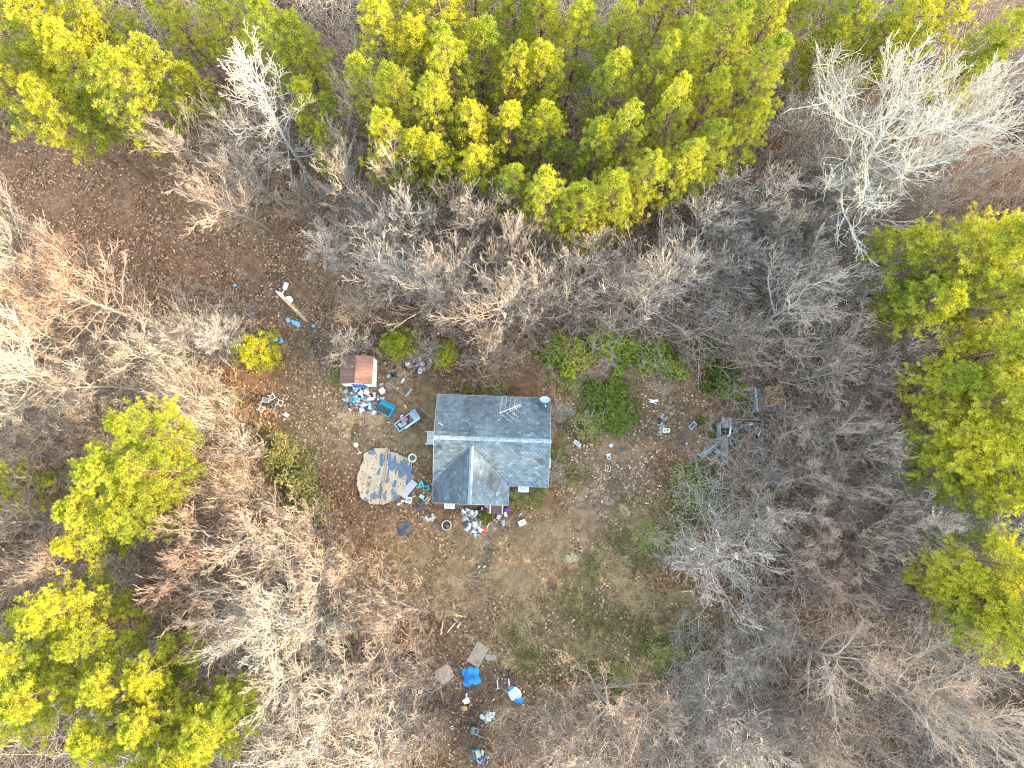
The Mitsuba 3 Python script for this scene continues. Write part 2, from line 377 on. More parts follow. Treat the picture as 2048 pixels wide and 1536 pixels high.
mb = MB(); mb.tube([(-4.1, -.72, RZ - .3), (-4.1, -.72, RZ + .12)], .055, (.02, .02, .022), 8); mb.box((.2, .2, .02), (-4.1, -.74, RZ - .28), (.02, .02, .022), (22, 0, 0)); rpart('vent_pipe', mb, label='small black vent pipe near the left end of the ridge')
mb = MB(); mb.tube([(-4.0, 1.0, RZ - .5), (-4.0, 1.0, RZ + .55)], .03, (.35, .36, .37), 8); mb.box((.18, .14, .03), (-4.0, 1.0, RZ - .42), (.3, .31, .33)); mb.tube([(-4.0, 1.0, RZ + .5), (-4.1, 1.05, RZ + .58), (-4.2, 1.1, RZ + .45)], .025, (.35, .36, .37), 6); rpart('service_mast', mb, label='grey service mast that takes the overhead wire')
# walls
WC = (.50, .50, .47); ov = 0.32; wh = EZ - 0.45 - .12
def siding(x0, y0, x1, y1, h0, h1, name='wall'):
    mb = MB(); L = math.hypot(x1 - x0, y1 - y0); a = math.degrees(math.atan2(y1 - y0, x1 - x0)); nrm = np.array([math.sin(math.radians(a)), -math.cos(math.radians(a))])
    z = h0
    while z < h1 - .02:
        hh = min(.17, h1 - z); mb.box((L, .12, hh - .01), ((x0 + x1) / 2, (y0 + y1) / 2, z + hh / 2), WC, (0, 0, a)); z += hh
        mb.box((L, .10, .012), ((x0 + x1) / 2, (y0 + y1) / 2, z - .006), (.3, .3, .29), (0, 0, a))
    return hpart(name, mb)
b0, b1 = .45, EZ + .02
x0, x1, y0, y1, yw, xg = -HW + ov, HW - ov, -HD + ov, HD - ov, gyS + ov, gx1 - ov
siding(x0, y1, x1, y1, b0, b1); siding(x1, y1 - .065, x1, y0 + .065, b0, b1); siding(x1, y0, xg, y0, b0, b1)
siding(xg, y0 - .065, xg, yw + .065, b0, b1); siding(xg, yw, x0, yw, b0, b1); siding(x0, yw + .065, x0, y1 - .065, b0, b1)
def gable(pts):
    mb = MB(); p = np.array(pts, float); k = len(p); d = np.array([0, .08, 0]) if abs(p[0, 1] - p[1, 1]) < .01 else np.array([.08, 0, 0])
    mb.raw(np.vstack([p, p + d]), [[0, 1, 2], [3, 5, 4], [0, 3, 4], [0, 4, 1], [1, 4, 5], [1, 5, 2], [2, 5, 3], [2, 3, 0]], WC); hpart('gable_wall', mb)
gable([(x0 + .05, yw, EZ + .03), (xg - .05, yw, EZ + .03), (gm, yw, WZ - .15)])
for x in (x0, x1 - .08): gable([(x, y0, EZ + .03), (x, y1, EZ + .03), (x, 0, RZ - .15)])
mb = MB()
for x in np.linspace(x0 + .2, x1 - .2, 5):
    for y in (y1 - .1, 0.0, y0 + .1): mb.box((.4, .4, .6), (x, y, .14), (.3, .29, .28))
for x in (x0 + .2, xg - .2): mb.box((.4, .4, .6), (x, yw + .1, .14), (.3, .29, .28))
mb.box((x1 - x0 - .3, y1 - y0 - .3, .12), (0, 0, .38), DBROWN); mb.box((xg - x0 - .3, y0 - yw, .12), ((x0 + xg) / 2, (y0 + yw) / 2, .38), DBROWN)
hpart('foundation', mb)
def window(x, y, a, w=.9, h=1.2, z=1.75):
    R = rotm(0, 0, a)[:3, :3]; mb = MB()
    for s in (-1, 1):
        mb.box((.09, .06, h + .18), R @ np.array([s * (w / 2 + .045), -.095, 0]) + [x, y, z], WHITE, (0, 0, a)); mb.box((w, .06, .09), R @ np.array([0, -.095, s * (h / 2 + .045)]) + [x, y, z], WHITE, (0, 0, a))
    mb.box((w, .05, .04), R @ np.array([0, -.09, 0]) + [x, y, z], WHITE, (0, 0, a)); mb.box((w, .02, h), R @ np.array([0, -.065, 0]) + [x, y, z], (.03, .03, .035), (0, 0, a))
    k = hpart('window', mb)
    g = MB(); g.raw(np.array([[-w / 2, -.085, -h / 2], [w / 2, -.085, -h / 2], [w / 2, -.085, h / 2], [-w / 2, -.085, h / 2]]) @ R.T + [x, y, z], [[0, 1, 2, 3]], WHITE)
    scene[k + '__pane'] = mikit.ply(g.out()[0], 'mat_glass', to_world=HM)
ac1x, _ = hl(at(899, 1010, 1.6)); ac2x, _ = hl(at(1047, 973, 1.6))
window(ac1x, yw, 0); window(ac2x, y0, 0); window(x1, -1.6, 90); window(x0, -2.6, -90); window(-2, y1, 180); window(2, y1, 180); window(x1, 1.6, 90)
mb = MB(); dx_, _ = hl(at(993, 1012, .6)); mb.box((.9, .05, 2.0), (dx_, yw - .09, 1.5), (.3, .12, .09)); mb.box((.1, .06, 2.1), (dx_ - .5, yw - .092, 1.52), WHITE); mb.box((.1, .06, 2.1), (dx_ + .5, yw - .092, 1.52), WHITE); hpart('door', mb)
# front steps
mb = MB()
for k in range(4): mb.box((.86, .26, .05), (dx_, yw - .25 - .26 * k, .47 - .115 * k), (.10, .062, .05))
hpart('step', mb, label='dark brown wooden front steps')
for s in (-1, 1):
    mb = MB(); mb.tube([(dx_ + s * .5, yw - .1, 1.35), (dx_ + s * .5, yw - 1.1, 1.0)], .05, (.52, .45, .40), 6); mb.box((.1, .1, 1.1), (dx_ + s * .5, yw - 1.08, .45), (.5, .43, .38)); mb.box((.05, 1.1, .22), (dx_ + s * .47, yw - .62, .22), (.45, .4, .36)); hpart('handrail', mb)
# side landing
lx, ly = hl(at(858, 876, .9)); mb = MB()
for k in range(7): mb.box((.74, .135, .04), (lx + .2, ly - .46 + k * .145, .9), np.array([.40, .42, .46]) * (0.85 + .3 * random.random()))
for sx in (-.15, .5):
    for sy in (-.45, .42): mb.box((.09, .09, .9), (lx + sx, ly + sy, .42), (.3, .3, .3))
for sy in (-.52, .48): mb.tube([(lx - .17, ly + sy, 1.7), (lx + .5, ly + sy, 1.7)], .04, (.45, .45, .48), 6); mb.box((.08, .08, .9), (lx - .17, ly + sy, 1.3), (.4, .4, .42))
hpart('side_landing', mb, label='pale grey board landing at the left wall')
mb = MB(); mb.box((.9, .05, 2.), (x0 - .09, ly, 1.9), (.45, .43, .4), (0, 0, 90)); hpart('side_door', mb)

def hput(name, label, cat, parts, x, y, z, rot=0, group=None):
    key = mark(numbered(name), label, cat, group)
    M = HM @ tw(x, y, z, rot)
    for pn, mb in parts.items():
        mat = 'mat_vc'
        if isinstance(mb, tuple): mb, mat = mb
        g, c = mb.out(); scene[f'{key}__{pn}'] = mikit.ply(g, mat, color=c, to_world=M) if mat == 'mat_vc' else mikit.ply(g, mat, to_world=M)
def ac():
    b = MB(); b.box((.66, .55, .42), (0, 0, 0), WHITE); b.box((.09, .5, .44), (-.37, .0, 0), (.55, .6, .62)); b.box((.09, .5, .44), (.37, 0, 0), (.55, .6, .62))
    g = MB(); [g.box((.56, .012, .018), (0, -.28, -.17 + k * .04), DGREY) for k in range(9)]
    v = MB(); [v.box((.012, .3, .01), (-.25 + k * .06, -.02, .214), GREY) for k in range(9)]
    return {'case': b, 'grille': g, 'top_vent': v}
hput('window_air_conditioner', 'white window air conditioner under the front gable eave', 'air conditioner', ac(), ac1x, yw - .56, 1.55)
hput('window_air_conditioner', 'white window air conditioner right of the gable, under the front eave', 'air conditioner', ac(), ac2x, y0 - .56, 1.55)
hput('window_air_conditioner', 'pale window air conditioner at the right hand wall of the house', 'air conditioner', ac(), x1 + .33, -1.6, 1.55, 90)
# antenna on the rear slope: boom, long V elements, short directors
ax, ay = hl(at(1000, 825, RZ + 1.3)); m0 = MB(); bx, by = hl(at(1041, 809, RZ + 1.3))
AZ = RZ + 0.9; m0.tube([(ax - .05, ay, AZ), (bx, by, AZ)], .025, (.4, .4, .42), 6)
m1 = MB(); bd = np.array([bx - ax, by - ay, 0.]); bl = np.linalg.norm(bd); bd /= bl
for k in range(4):
    p = np.array([ax, ay, AZ]) + bd * k * .38; L = 1.25 - .17 * k
    m1.tube([p, p + np.array([.12, 1, 0]) * L], .010, (.36, .36, .38), 4); m1.tube([p, p + np.array([.80, -.62, 0]) * L], .010, (.36, .36, .38), 4)
for k in range(9):
    p = np.array([ax, ay, AZ]) + bd * (1.0 + k * .09); q = np.array([-bd[1], bd[0], 0])
    m1.tube([p - q * .17, p + q * .17], .010, (.36, .36, .38), 4)
m2 = MB(); mp = np.array([ax, ay, 0]) + bd * .9; m2.tube([(mp[0], mp[1], zmain(0, mp[1]) - .02), (mp[0], mp[1], AZ)], .025, (.4, .4, .42), 6)
for dx in (-.35, .35): m2.tube([(mp[0] + dx, mp[1] - .3, zmain(0, mp[1] - .3)), (mp[0], mp[1], zmain(0, mp[1]) + .5)], .014, (.4, .4, .42), 5)
hput('television_antenna', 'thin metal television antenna with V shaped rods above the rear roof slope', 'antenna', {'boom': m0, 'element': m1, 'mast': m2}, 0, 0, 0)
sx_, sy_ = hl(at(1090, 800, EZ + .8)); d0 = MB(); a = np.linspace(0, 2 * np.pi, 20, endpoint=False); rings = [(0, .0), (.2, .02), (.34, .055), (.42, .085)]
vv = [(0, 0, 0)] + [(r * math.cos(t) * 1.0, r * math.sin(t) * .8, z) for r, z in rings[1:] for t in a]; ff = [[0, 1 + k, 1 + (k + 1) % 20] for k in range(20)]
for q in range(2): ff += [x for k in range(20) for x in ([1 + q * 20 + k, 21 + q * 20 + k, 21 + q * 20 + (k + 1) % 20], [1 + q * 20 + k, 21 + q * 20 + (k + 1) % 20, 1 + q * 20 + (k + 1) % 20])]
d0.raw(vv, ff, (.24, .31, .39), rotm(-28, 0, 0)); d1 = MB(); d1.tube([(0, .0, -.02), (0, -.05, -.35), (0, -.05, -.75)], .03, LGREY, 6); d2 = MB(); d2.tube([(0, -.3, .0), (.05, -.5, .3)], .018, LGREY, 5); d2.box((.09, .12, .08), (.05, -.5, .32), LGREY)
hput('satellite_dish', 'bluish satellite dish at the rear right corner of the roof', 'satellite dish', {'reflector': d0, 'mount': d1, 'feed_arm': d2}, sx_, sy_, EZ + .65)

# ------------------------------------------------------------------ sheds
def roofed(px0, py0, px1, py1, ez, name, label, cat, build, rot=0):
    c = (at(px0, py0, ez) + at(px1, py1, ez)) / 2; w = at(px1, py0, ez)[0] - at(px0, py0, ez)[0]; d = at(px0, py0, ez)[1] - at(px0, py1, ez)[1]
    key = mark(numbered(name), label, cat); m = tw(c[0], c[1], 0, rot)
    for pn, mb in build(w, d, ez):
        lab = None
        if isinstance(mb, tuple): mb, lab = mb
        k = numbered(f'{key}__{pn}'); g, col = mb.out(); scene[k] = mikit.ply(g, 'mat_vc', color=col, to_world=m)
        if lab: mark(k, lab)
    return key
def west_shed(w, d, ez):
    rg = np.random.default_rng(3); o = []
    for s, c in ((-1, (.135, .07, .062)), (1, (.20, .092, .072))):  # one roof: shaded left and sunlit right put into the colours
        mb = MB(); wh = w / 2; sl = .3; a = math.degrees(math.atan(sl)); npan = 8
        for k in range(npan):
            y = -d / 2 + (k + .5) * d / npan
            cc = np.array(c) * (0.8 + .35 * rg.random())
            mb.box((wh * 1.044, d / npan - .012, .03), (s * wh / 2, y, ez + sl * wh / 2), cc, (0, s * a, 0)); mb.box((wh * 1.044, .03, .05), (s * wh / 2, y - d / npan / 2 + .01, ez + sl * wh / 2 + .006), cc * .8, (0, s * a, 0))
        o.append(('roof', (mb, 'rusty red metal roof slope, coloured lighter as the sunlit side' if s > 0 else 'dull maroon metal roof slope, coloured darker as the shaded side')))
    mb = MB(); mb.box((.09, d, .05), (0, 0, ez + .3 * w / 2 + .03), (.2, .1, .08)); o.append(('ridge_strip', mb))
    ww, dd = w - .1, d - .12
    for s in (-1, 1):
        mb = MB(); mb.box((.05, dd, ez - .06), (s * ww / 2, 0, ez / 2 - .05), (.68, .68, .66))
        for k in range(4): mb.box((.02, .05, ez - .1), (s * (ww / 2 + .035), -dd / 2 + dd * k / 3 * .98, ez / 2 - .05), (.58, .58, .57))
        o.append(('wall', mb))
        mb = MB(); mb.box((ww - .06, .05, ez - .06), (0, s * dd / 2, ez / 2 - .05), (.62, .66, .70)); o.append(('wall', mb))
    mb = MB(); mb.box((.9, .03, 1.6), (.1, -dd / 2 - .045, .8), BLUE); mb.box((.05, .06, 1.65), (-.4, -dd / 2 - .05, .82), DGREY); mb.box((.05, .06, 1.65), (.6, -dd / 2 - .05, .82), DGREY); o.append(('door', (mb, 'blue sheet over the doorway')))
    mb = MB(); mb.box((ww, dd, .06), (0, 0, .0), DBROWN); o.append(('floor', mb))
    return o
roofed(681, 712, 746, 768, 1.95, 'garden_shed', 'white walled shed with rusty red metal roof, left of the house', 'shed', west_shed, -1)
def small_shed(w, d, ez):
    o = []; mb = MB(); rg = np.random.default_rng(4)
    for r in range(7):
        for k in range(6): mb.box((w / 6 - .01, d / 7 + .02, .03), (-w / 2 + (k + .5) * w / 6, -d / 2 + (r + .5) * d / 7, ez + .1 + .02 * k), np.array([.06, .05, .047]) * (.7 + .6 * rg.random()), (3 * rg.normal(), -3, 0))
    o.append(('roof', mb)); mb = MB(); mb.box((.06, d, .14), (-w / 2 - .04, 0, ez + .02), (.33, .31, .32)); o.append(('fascia', mb))
    for s in (-1, 1):
        mb = MB()
        for k in range(4): mb.box((.05, d * .105, ez - .1), (-w / 2 + .08, s * d * .24 + (k - 1.5) * d * .108, ez / 2 - .05), np.array([.19, .25, .29]) * (.85 + .3 * rg.random()))
        mb.box((.03, d * .42, .08), (-w / 2 + .045, s * d * .24, ez * .75), (.3, .37, .4)); mb.box((.03, d * .42, .08), (-w / 2 + .045, s * d * .24, ez * .2), (.3, .37, .4)); o.append(('door', mb))
        mb = MB(); mb.box((w - .2, .05, ez), (0, s * (d / 2 - .08), ez / 2 - .03), (.2, .24, .27)); o.append(('wall', mb))
    mb = MB(); mb.box((.05, d - .2, ez), (w / 2 - .1, 0, ez / 2 - .03), (.2, .24, .27)); o.append(('wall', mb))
    mb = MB(); mb.box((w - .3, d - .3, .06), (0, 0, .02), DBROWN); o.append(('floor', mb))
    mb = MB()
    for k in range(420):
        x, y = rg.uniform(-.25, .5) * w, rg.uniform(-.32, .48) * d
        mb.box((.13, .09, .006), (x, y, ez + .17 + .02 * (x + w / 2) / w * 6 + rg.uniform(0, .08)), np.array([.24, .13, .075]) * (.5 + rg.random()), (rg.uniform(-40, 40), rg.uniform(-40, 40), rg.uniform(0, 360)))
    o.append(('fallen_leaves', mb)); return o
k = roofed(1514, 773, 1566, 822, 1.75, 'garden_shed', 'small dark roofed shed with two grey blue doors, half under brown branches', 'shed', small_shed, 4)
mark(k + '__fallen_leaves', None, kind='stuff')
def ruin(w, d, ez):
    o = []; rg = np.random.default_rng(6)
    def plate(x, y, sx, sy, z, rx, ry, rz, c, name='roof_panel'):
        mb = MB(); R = rotm(rx, ry, rz)
        nx, ny = max(2, int(sx / .28)), max(2, int(sy / .2))
        for i in range(nx):
            for j in range(ny):
                if rg.random() < .04: continue
                p = R[:3, :3] @ np.array([-sx / 2 + (i + .5) * sx / nx, -sy / 2 + (j + .5) * sy / ny, .02 * rg.random()]) + [x, y, z]
                mb.box((sx / nx - .015, sy / ny + .01, .025), p, np.array(c) * (.65 + .7 * rg.random()), (rx + 4, ry + 3 * rg.normal(), rz))
        mb.box((sx * .98, sy * .98, .03), np.array([x, y, z]) - R[:3, 2] * .04, (.05, .042, .038), (rx, ry, rz)); o.append((name, mb))
    plate(-w / 2 + .28, -.2 * d, .55, d * .62, ez, 0, -6, 0, (.115, .098, .098))
    plate(-w / 2 + .45, d / 2 - .45, .85, .85, ez + .02, 4, -5, 2, (.14, .11, .115))
    plate(-w / 2 + 1.3, d / 2 - .55, .9, .95, ez - .05, -3, 8, -4, (.055, .05, .052))
    plate(w / 2 - .85, d / 2 - .7, 1.3, .8, ez - .25, 6, 12, -8, (.075, .068, .068))
    plate(-w / 2 + 1.0, -.03 * d, .8, .8, ez - .25, 8, 14, 22, (.035, .036, .04))
    plate(-w / 2 + 1.5, .14 * d, .75, .55, ez - .4, -10, 16, -25, (.033, .035, .04))
    for y0_, L in ((.22 * d, 1.5), (-.1 * d, .0)):
        if L: mb = MB(); [mb.box((.05, .2, ez - .08), (-w / 2 + .02, y0_ - L / 2 + (k + .5) * .21, ez / 2 - .05), np.array([.16, .2, .22]) * (.8 + .4 * rg.random()), (0, -3, 0)) for k in range(7)]; o.append(('wall', mb))
    mb = MB(); mb.box((.06, d * .95, ez * .9), (w / 2, 0, ez * .45 - .05), (.14, .12, .11), (0, 6, 0)); o.append(('wall', mb))
    mb = MB(); mb.box((w * .95, .06, ez), (0, d / 2 - .1, ez / 2 - .05), (.15, .13, .12)); o.append(('wall', mb))
    for sz_, ps_, c_, a_ in (((.12, .9, .03), (-w / 2 + .75, .24 * d, ez + .03), (.6, .62, .64), -12), ((.3, .12, .03), (-w / 2 + .6, .12 * d, ez + .05), (.55, .57, .6), 30), ((.3, .1, .03), (w / 2 - .9, .38 * d, ez - .12), (.45, .47, .48), 15), ((.1, .5, .03), (w / 2 - .2, .2 * d, ez - .2), (.4, .42, .42), -20)):
        mb = MB(); mb.box(sz_, ps_, c_, (0, 0, a_)); o.append(('splintered_board', mb))
    g = np.linspace(-1, 1, 15); XX, YY = np.meshgrid(g, g); q = np.stack([XX.ravel() * w * .4 + .35, YY.ravel() * d * .38 - .15, np.zeros(225)], 1)
    q[:, 2] = .15 + (1 - np.maximum(abs(XX), abs(YY)).ravel() ** 2) * .8 * (.6 + .6 * meshkit.fbm(q * 1.5, 3, 3)); i, j = np.meshgrid(np.arange(14), np.arange(14), indexing='ij')
    mb = MB(); mb.raw(q, np.stack([i * 15 + j, i * 15 + j + 1, (i + 1) * 15 + j + 1, (i + 1) * 15 + j], -1).reshape(-1, 4), (.16, .075, .05))
    for k in range(900):
        t = q[rg.integers(0, 225)]; mb.box((.13, .08, .006), t + [rg.uniform(-.15, .15), rg.uniform(-.15, .15), .03], np.array([.22, .105, .066]) * (.45 + 1.1 * rg.random()), (rg.uniform(-40, 40), rg.uniform(-40, 40), rg.uniform(0, 360)))
    o.append(('fallen_leaves', (mb, None))); return o
k = roofed(1443, 836, 1526, 932, 1.6, 'ruined_shed', 'collapsed shed with torn dark shingle roof full of brown leaves', 'shed', ruin, -2)
labels[k + '__fallen_leaves'] = {'kind': 'stuff'}

# ------------------------------------------------------------------ things lying about
rg = np.random.default_rng(21)
# the peeling ground sheet
N_ = 190; g = np.linspace(-1, 1, N_); XX, YY = np.meshgrid(g, g); q = np.sqrt(XX ** 2 + YY ** 2); mx = np.maximum(abs(XX), abs(YY)); kk = mx / np.maximum(q, 1e-9)
ang = np.arctan2(YY, XX)
OUT = np.array([(330, 470), (420, 400), (560, 358), (740, 348), (785, 405), (1000, 470), (1165, 575), (1190, 720), (1200, 880), (1120, 1030), (1000, 1190), (850, 1275), (640, 1325), (480, 1310), (350, 1240), (280, 1080), (242, 930), (270, 760), (330, 600)], float)
OUT = (OUT - [722, 840]) * [1, -1] / 208.0; oa = np.arctan2(OUT[:, 1], OUT[:, 0]); oo = np.argsort(oa); rad = np.interp(ang.ravel(), oa[oo], np.hypot(OUT[:, 0], OUT[:, 1])[oo], period=2 * np.pi).reshape(ang.shape) * (1 + .02 * np.sin(23 * ang) * np.sin(7 * ang))
x, y = XX * kk * rad, YY * kk * rad; pp = np.stack([x * 4.2, y * 1.15, np.zeros_like(x) + 3], -1)
wv = meshkit.fbm(np.stack([x * 1.3, y * 1.3, x * 0 + 4], -1), 3, 21) - .5; s1 = meshkit.fbm(pp + np.stack([wv * 1.2, wv * 2.5, wv * 0], -1), 5, 31); s2 = meshkit.fbm(np.stack([x * .55, y * .55, x * 0 + 8], -1), 2, 17)
rim = np.clip((mx - .72) / .28, 0, 1)
worn = np.zeros_like(x)
for a_, b_, c_, d_ in ((640, 510, 55, 110), (600, 790, 40, 110), (465, 420, 65, 38), (860, 660, 70, 130), (1040, 690, 110, 120), (1140, 760, 45, 210), (440, 1130, 40, 60), (560, 1180, 90, 50), (680, 1080, 38, 150), (880, 1120, 50, 80), (940, 1215, 110, 70), (440, 1265, 90, 45), (800, 900, 40, 60), (890, 960, 45, 50), (780, 620, 28, 260), (460, 880, 22, 22), (460, 980, 26, 30), (350, 1130, 40, 40), (740, 1200, 40, 90), (550, 715, 40, 20)):
    u_ = np.sqrt(((x * 208 + 722 - a_) / c_) ** 2 + ((840 - y * 208 - b_) / d_) ** 2); worn = np.maximum(worn, 1 - .5 * u_)
bare = worn + (s1 - .5) * 1.5 > .56
fine = meshkit.fbm(np.stack([x * 9, y * 9, x * 0], -1), 3, 6)
col = np.where(bare[..., None], np.array([.095, .125, .175]) * (.55 + .8 * fine[..., None]), np.array([.37, .275, .195]) * (.72 + .42 * meshkit.fbm(np.stack([x * 1.2, y * 1.2, x * 0 + 1], -1), 3, 9)[..., None] + .15 * (fine[..., None] - .5)))
seam = np.exp(-((x + .06 - .05 * y) / .05) ** 2)
col = col * (1 - .55 * np.exp(-((x - .02 - .05 * y) / .035) ** 2))[..., None]
z = .06 + .025 * (~bare) + .14 * meshkit.fbm(np.stack([x * 1.1, y * .35, x * 0], -1), 3, 12) + .03 * meshkit.fbm(pp, 3, 12) + .10 * seam - .05 * (mx > .985) + .05 * (1 - mx)
i, j = np.meshgrid(np.arange(N_ - 1), np.arange(N_ - 1), indexing='ij')
mb = MB(); mb.raw(np.stack([x, y, z], -1).reshape(-1, 3), np.stack([i * N_ + j, i * N_ + j + 1, (i + 1) * N_ + j + 1, (i + 1) * N_ + j], -1).reshape(-1, 4), col.reshape(-1, 3))
gk = put('ground_sheet', 'large rounded tan sheet, peeling to slate blue, on the ground left of the house', 'tarp', {'sheet': mb}, 770, 953, -3)
mb = MB()
for k in range(110):
    q1, q2 = rg.uniform(0, 6.28), 2.1 * rg.random() ** .35; lx_, ly_ = q2 * math.cos(q1), q2 * math.sin(q1)
    mb.box((.11, .07, .006), (lx_, ly_, float(z[np.unravel_index(np.argmin((x - lx_) ** 2 + (y - ly_) ** 2), x.shape)]) + .015), np.array([.17, .10, .065]) * (.5 + 1.2 * rg.random()), (rg.uniform(-25, 25), rg.uniform(-25, 25), rg.uniform(0, 360)))
gg, cc = mb.out(); scene[gk + '__fallen_leaves'] = mikit.ply(gg, 'mat_vc', color=cc, to_world=scene[gk + '__sheet']['to_world']); labels[gk + '__fallen_leaves'] = {'kind': 'stuff'}

def sheetbit(name, label, cat, px, py, w, d, h, c, rot=0, seed=1, group=None, c2=None, n=9, z=0): put(name, label, cat, MB().crumple(w, d, h, c, seed, c2=c2, n=n), px, py, rot, z=z, group=group)
def board(name, label, cat, px, py, w, d, t, c, rot=0, z=.03, tilt=None, planks=1):
    mb = MB()
    for k in range(planks):
        mb.box((w, d / planks - .008 * (planks > 1), t), (0, -d / 2 + (k + .5) * d / planks, t / 2), np.array(c) * (.88 + .24 * rg.random()))
    for k in range(7): mb.box((.10 + .15 * rg.random(), .05, .004), (rg.uniform(-.4, .4) * w, rg.uniform(-.4, .4) * d, t + .002 + .0007 * k), np.array(c) * (.6 + .7 * rg.random()), (0, 0, rg.uniform(0, 180)))
    put(name, label, cat, mb, px, py, rot, z, tilt=tilt)
def frame(w, d, c, t=.05, h=.05):
    mb = MB()
    for s in (-1, 1): mb.box((w, t, h), (0, s * (d - t) / 2, h / 2 + .03), c); mb.box((t, d - 2 * t, h), (s * (w - t) / 2, 0, h / 2 + .03), c)
    return mb
# floor lamp / umbrella base
put('umbrella_stand', 'white stand with round base fallen beside the tan ground sheet', 'stand', {'base': MB().disc(.2, .04, (.6, .6, .55), 20, h=.06).disc(.07, .1, OFFW, 12, h=.06), 'pole': MB().tube([(0, 0, .12), (.34, -.62, .1)], .028, WHITE, 6), 'cross_foot': MB().box((.42, .07, .05), (.36, -.66, .09), WHITE, (0, 0, 25)).tube([(.28, -.58, .09), (.44, -.74, .09)], .03, WHITE, 6)}, 712, 890)
mb = MB().disc(.37, .06, (.62, .62, .66), 26, r0=.24, h=.12)
for k in range(9): a = k * .7; mb.box((.12, .06, .05), (.3 * math.cos(a), .3 * math.sin(a), .14), random.choice([WHITE, LGREY, (.2, .18, .2)]), (0, 0, math.degrees(a)))
put('broken_basin', 'broken white ring shaped basin at the right edge of the tan sheet', 'basin', mb, 825, 916)
board('plywood_sheet', 'long grey panel lying against the lower right edge of the tan sheet', 'board', 817, 978, 1.62, .62, .04, (.30, .28, .31), 50, .1)
fan = MB().box((.5, .5, .2), (0, 0, .12), (.62, .62, .64)); fg = MB()
for r in (.08, .14, .20): fg.disc(r, .235, DGREY, 20, r0=r - .025, h=.015)
for k in range(6): fg.box((.2, .02, .012), (.11 * math.cos(k * 1.05), .11 * math.sin(k * 1.05), .245), GREY, (0, 0, math.degrees(k * 1.05)))
put('box_fan', 'white box fan lying face up below the grey panel', 'fan', {'case': fan, 'grille': fg}, 818, 1000, -12)
for px, py, r, lab in ((806, 1002, 30, 'small white carton between the box fan and the tan sheet'), (798, 1008, 35, 'white carton leftmost below the tan sheet')):
    put('carton', lab, 'box', MB().box((.24, .19, .16), (0, 0, .09), (.66, .66, .7)).box((.12, .17, .01), (.06, 0, .176), WHITE, (0, 8, 0)).box((.11, .17, .01), (-.07, 0, .18), (.55, .55, .58), (0, -12, 0)), px, py, r)
put('plastic_bin', 'aqua plastic bin on its side against the left wall of the house', 'bin', MB().bin(.46, .34, .28, AQUA), 853, 976, 5)
put('plastic_bin', 'broken aqua bin left of the other aqua bin, by the house wall', 'bin', MB().bin(.36, .28, .2, (.06, .45, .48), t=.04).crumple(.3, .3, .12, AQUA, 4, (.1, .18, .05)), 843, 970, 40)
put('plastic_bin', 'small mint green bin below the aqua bins by the house', 'bin', MB().bin(.36, .24, .18, MINT, (.5, .7, .6)), 844, 993, -30)
put('rolled_mat', 'black rolled mat at the lower left corner of the house', 'mat', MB().tube([(-.42, 0, .16), (0, .02, .17), (.42, 0, .16)], [.17, .19, .16], (.045, .055, .075), 10).tube([(-.44, 0, .16), (-.40, 0, .16)], .08, DGREY, 8).tube([(-.1, 0, .17), (-.06, 0, .17)], .2, (.02, .02, .02), 10), 842, 1011, 56)
mb = frame(.62, .34, (.42, .38, .33), .05, .06)
for k in range(3): mb.box((.04, .3, .04), (-.16 + .16 * k, 0, .07), (.42, .38, .33))
put('slatted_pallet', 'small slatted wooden frame beside the black rolled mat', 'frame', mb, 854, 1001, 52)

# pole, wires
pb = at(612, 641); pt = at(561, 590, 6.7)
key = mark(numbered('utility_pole'), 'wooden utility pole standing in the clearing left of the red roofed shed', 'utility pole')
mb = MB().tube([pb - [0, 0, .3], pb * .5 + pt * .5, pt], [.15, .135, .12], (.30, .235, .17), 10); gg, cc = mb.out(); scene[key + '__pole'] = mikit.ply(gg, 'mat_vc', color=cc)
lampp = at(571, 577, 6.9); mb = MB().tube([pt - [0, 0, .4], (pt + lampp) / 2, lampp], .03, (.62, .62, .64), 6); gg, cc = mb.out(); scene[key + '__lamp_arm'] = mikit.ply(gg, 'mat_vc', color=cc)
mb = MB().box((.26, .5, .14), lampp + [0, .2, 0], (.6, .63, .68), (0, 0, -18)); mb.box((.2, .3, .1), lampp + [0, .2, -.12], LGREY, (0, 0, -18)); gg, cc = mb.out(); scene[key + '__lamp_head'] = mikit.ply(gg, 'mat_vc', color=cc)
mb = MB().tube([pt + [-.05, .1, -.5], pt + [-.05, .1, .12]], .13, (.42, .46, .5), 10).box((.7, .09, .09), pt + [-.1, .1, -.05], (.42, .44, .47), (0, 0, -40)); gg, cc = mb.out(); scene[key + '__transformer'] = mikit.ply(gg, 'mat_vc', color=cc)
mast = np.array(HM.matrix, float) @ np.array([-4.2, 1.1, RZ + .45, 1.]); mast = mast[:3]
def wire(a, b, sag, lab, r=.007, c=(.2, .18, .17)):
    t = np.linspace(0, 1, 26)[:, None]; p = a * (1 - t) + b * t; p[:, 2] -= sag * 4 * (t * (1 - t))[:, 0]
    k = mark(numbered('overhead_wire'), lab, 'wire'); gg, cc = MB().tube(p, r, c, 5).out(); scene[k] = mikit.ply(gg, 'mat_vc', color=cc)
wire(pt, mast, .35, 'overhead wire from the utility pole past the red roof to the house', .008, (.15, .13, .12))
wire(pt + [0, 0, .1], at(-160, 196, 8.0), .5, 'thin overhead wire crossing the bare field to the upper left, left strand')
wire(pt + [.12, .12, 0], at(-150, 188, 8.0), .8, 'thin overhead wire crossing the bare field to the upper left, right strand')
wire(pt - [0, 0, .3], at(652, 658, .0), 0, 'taut guy wire from the pole top to the leaves right of it', .014)

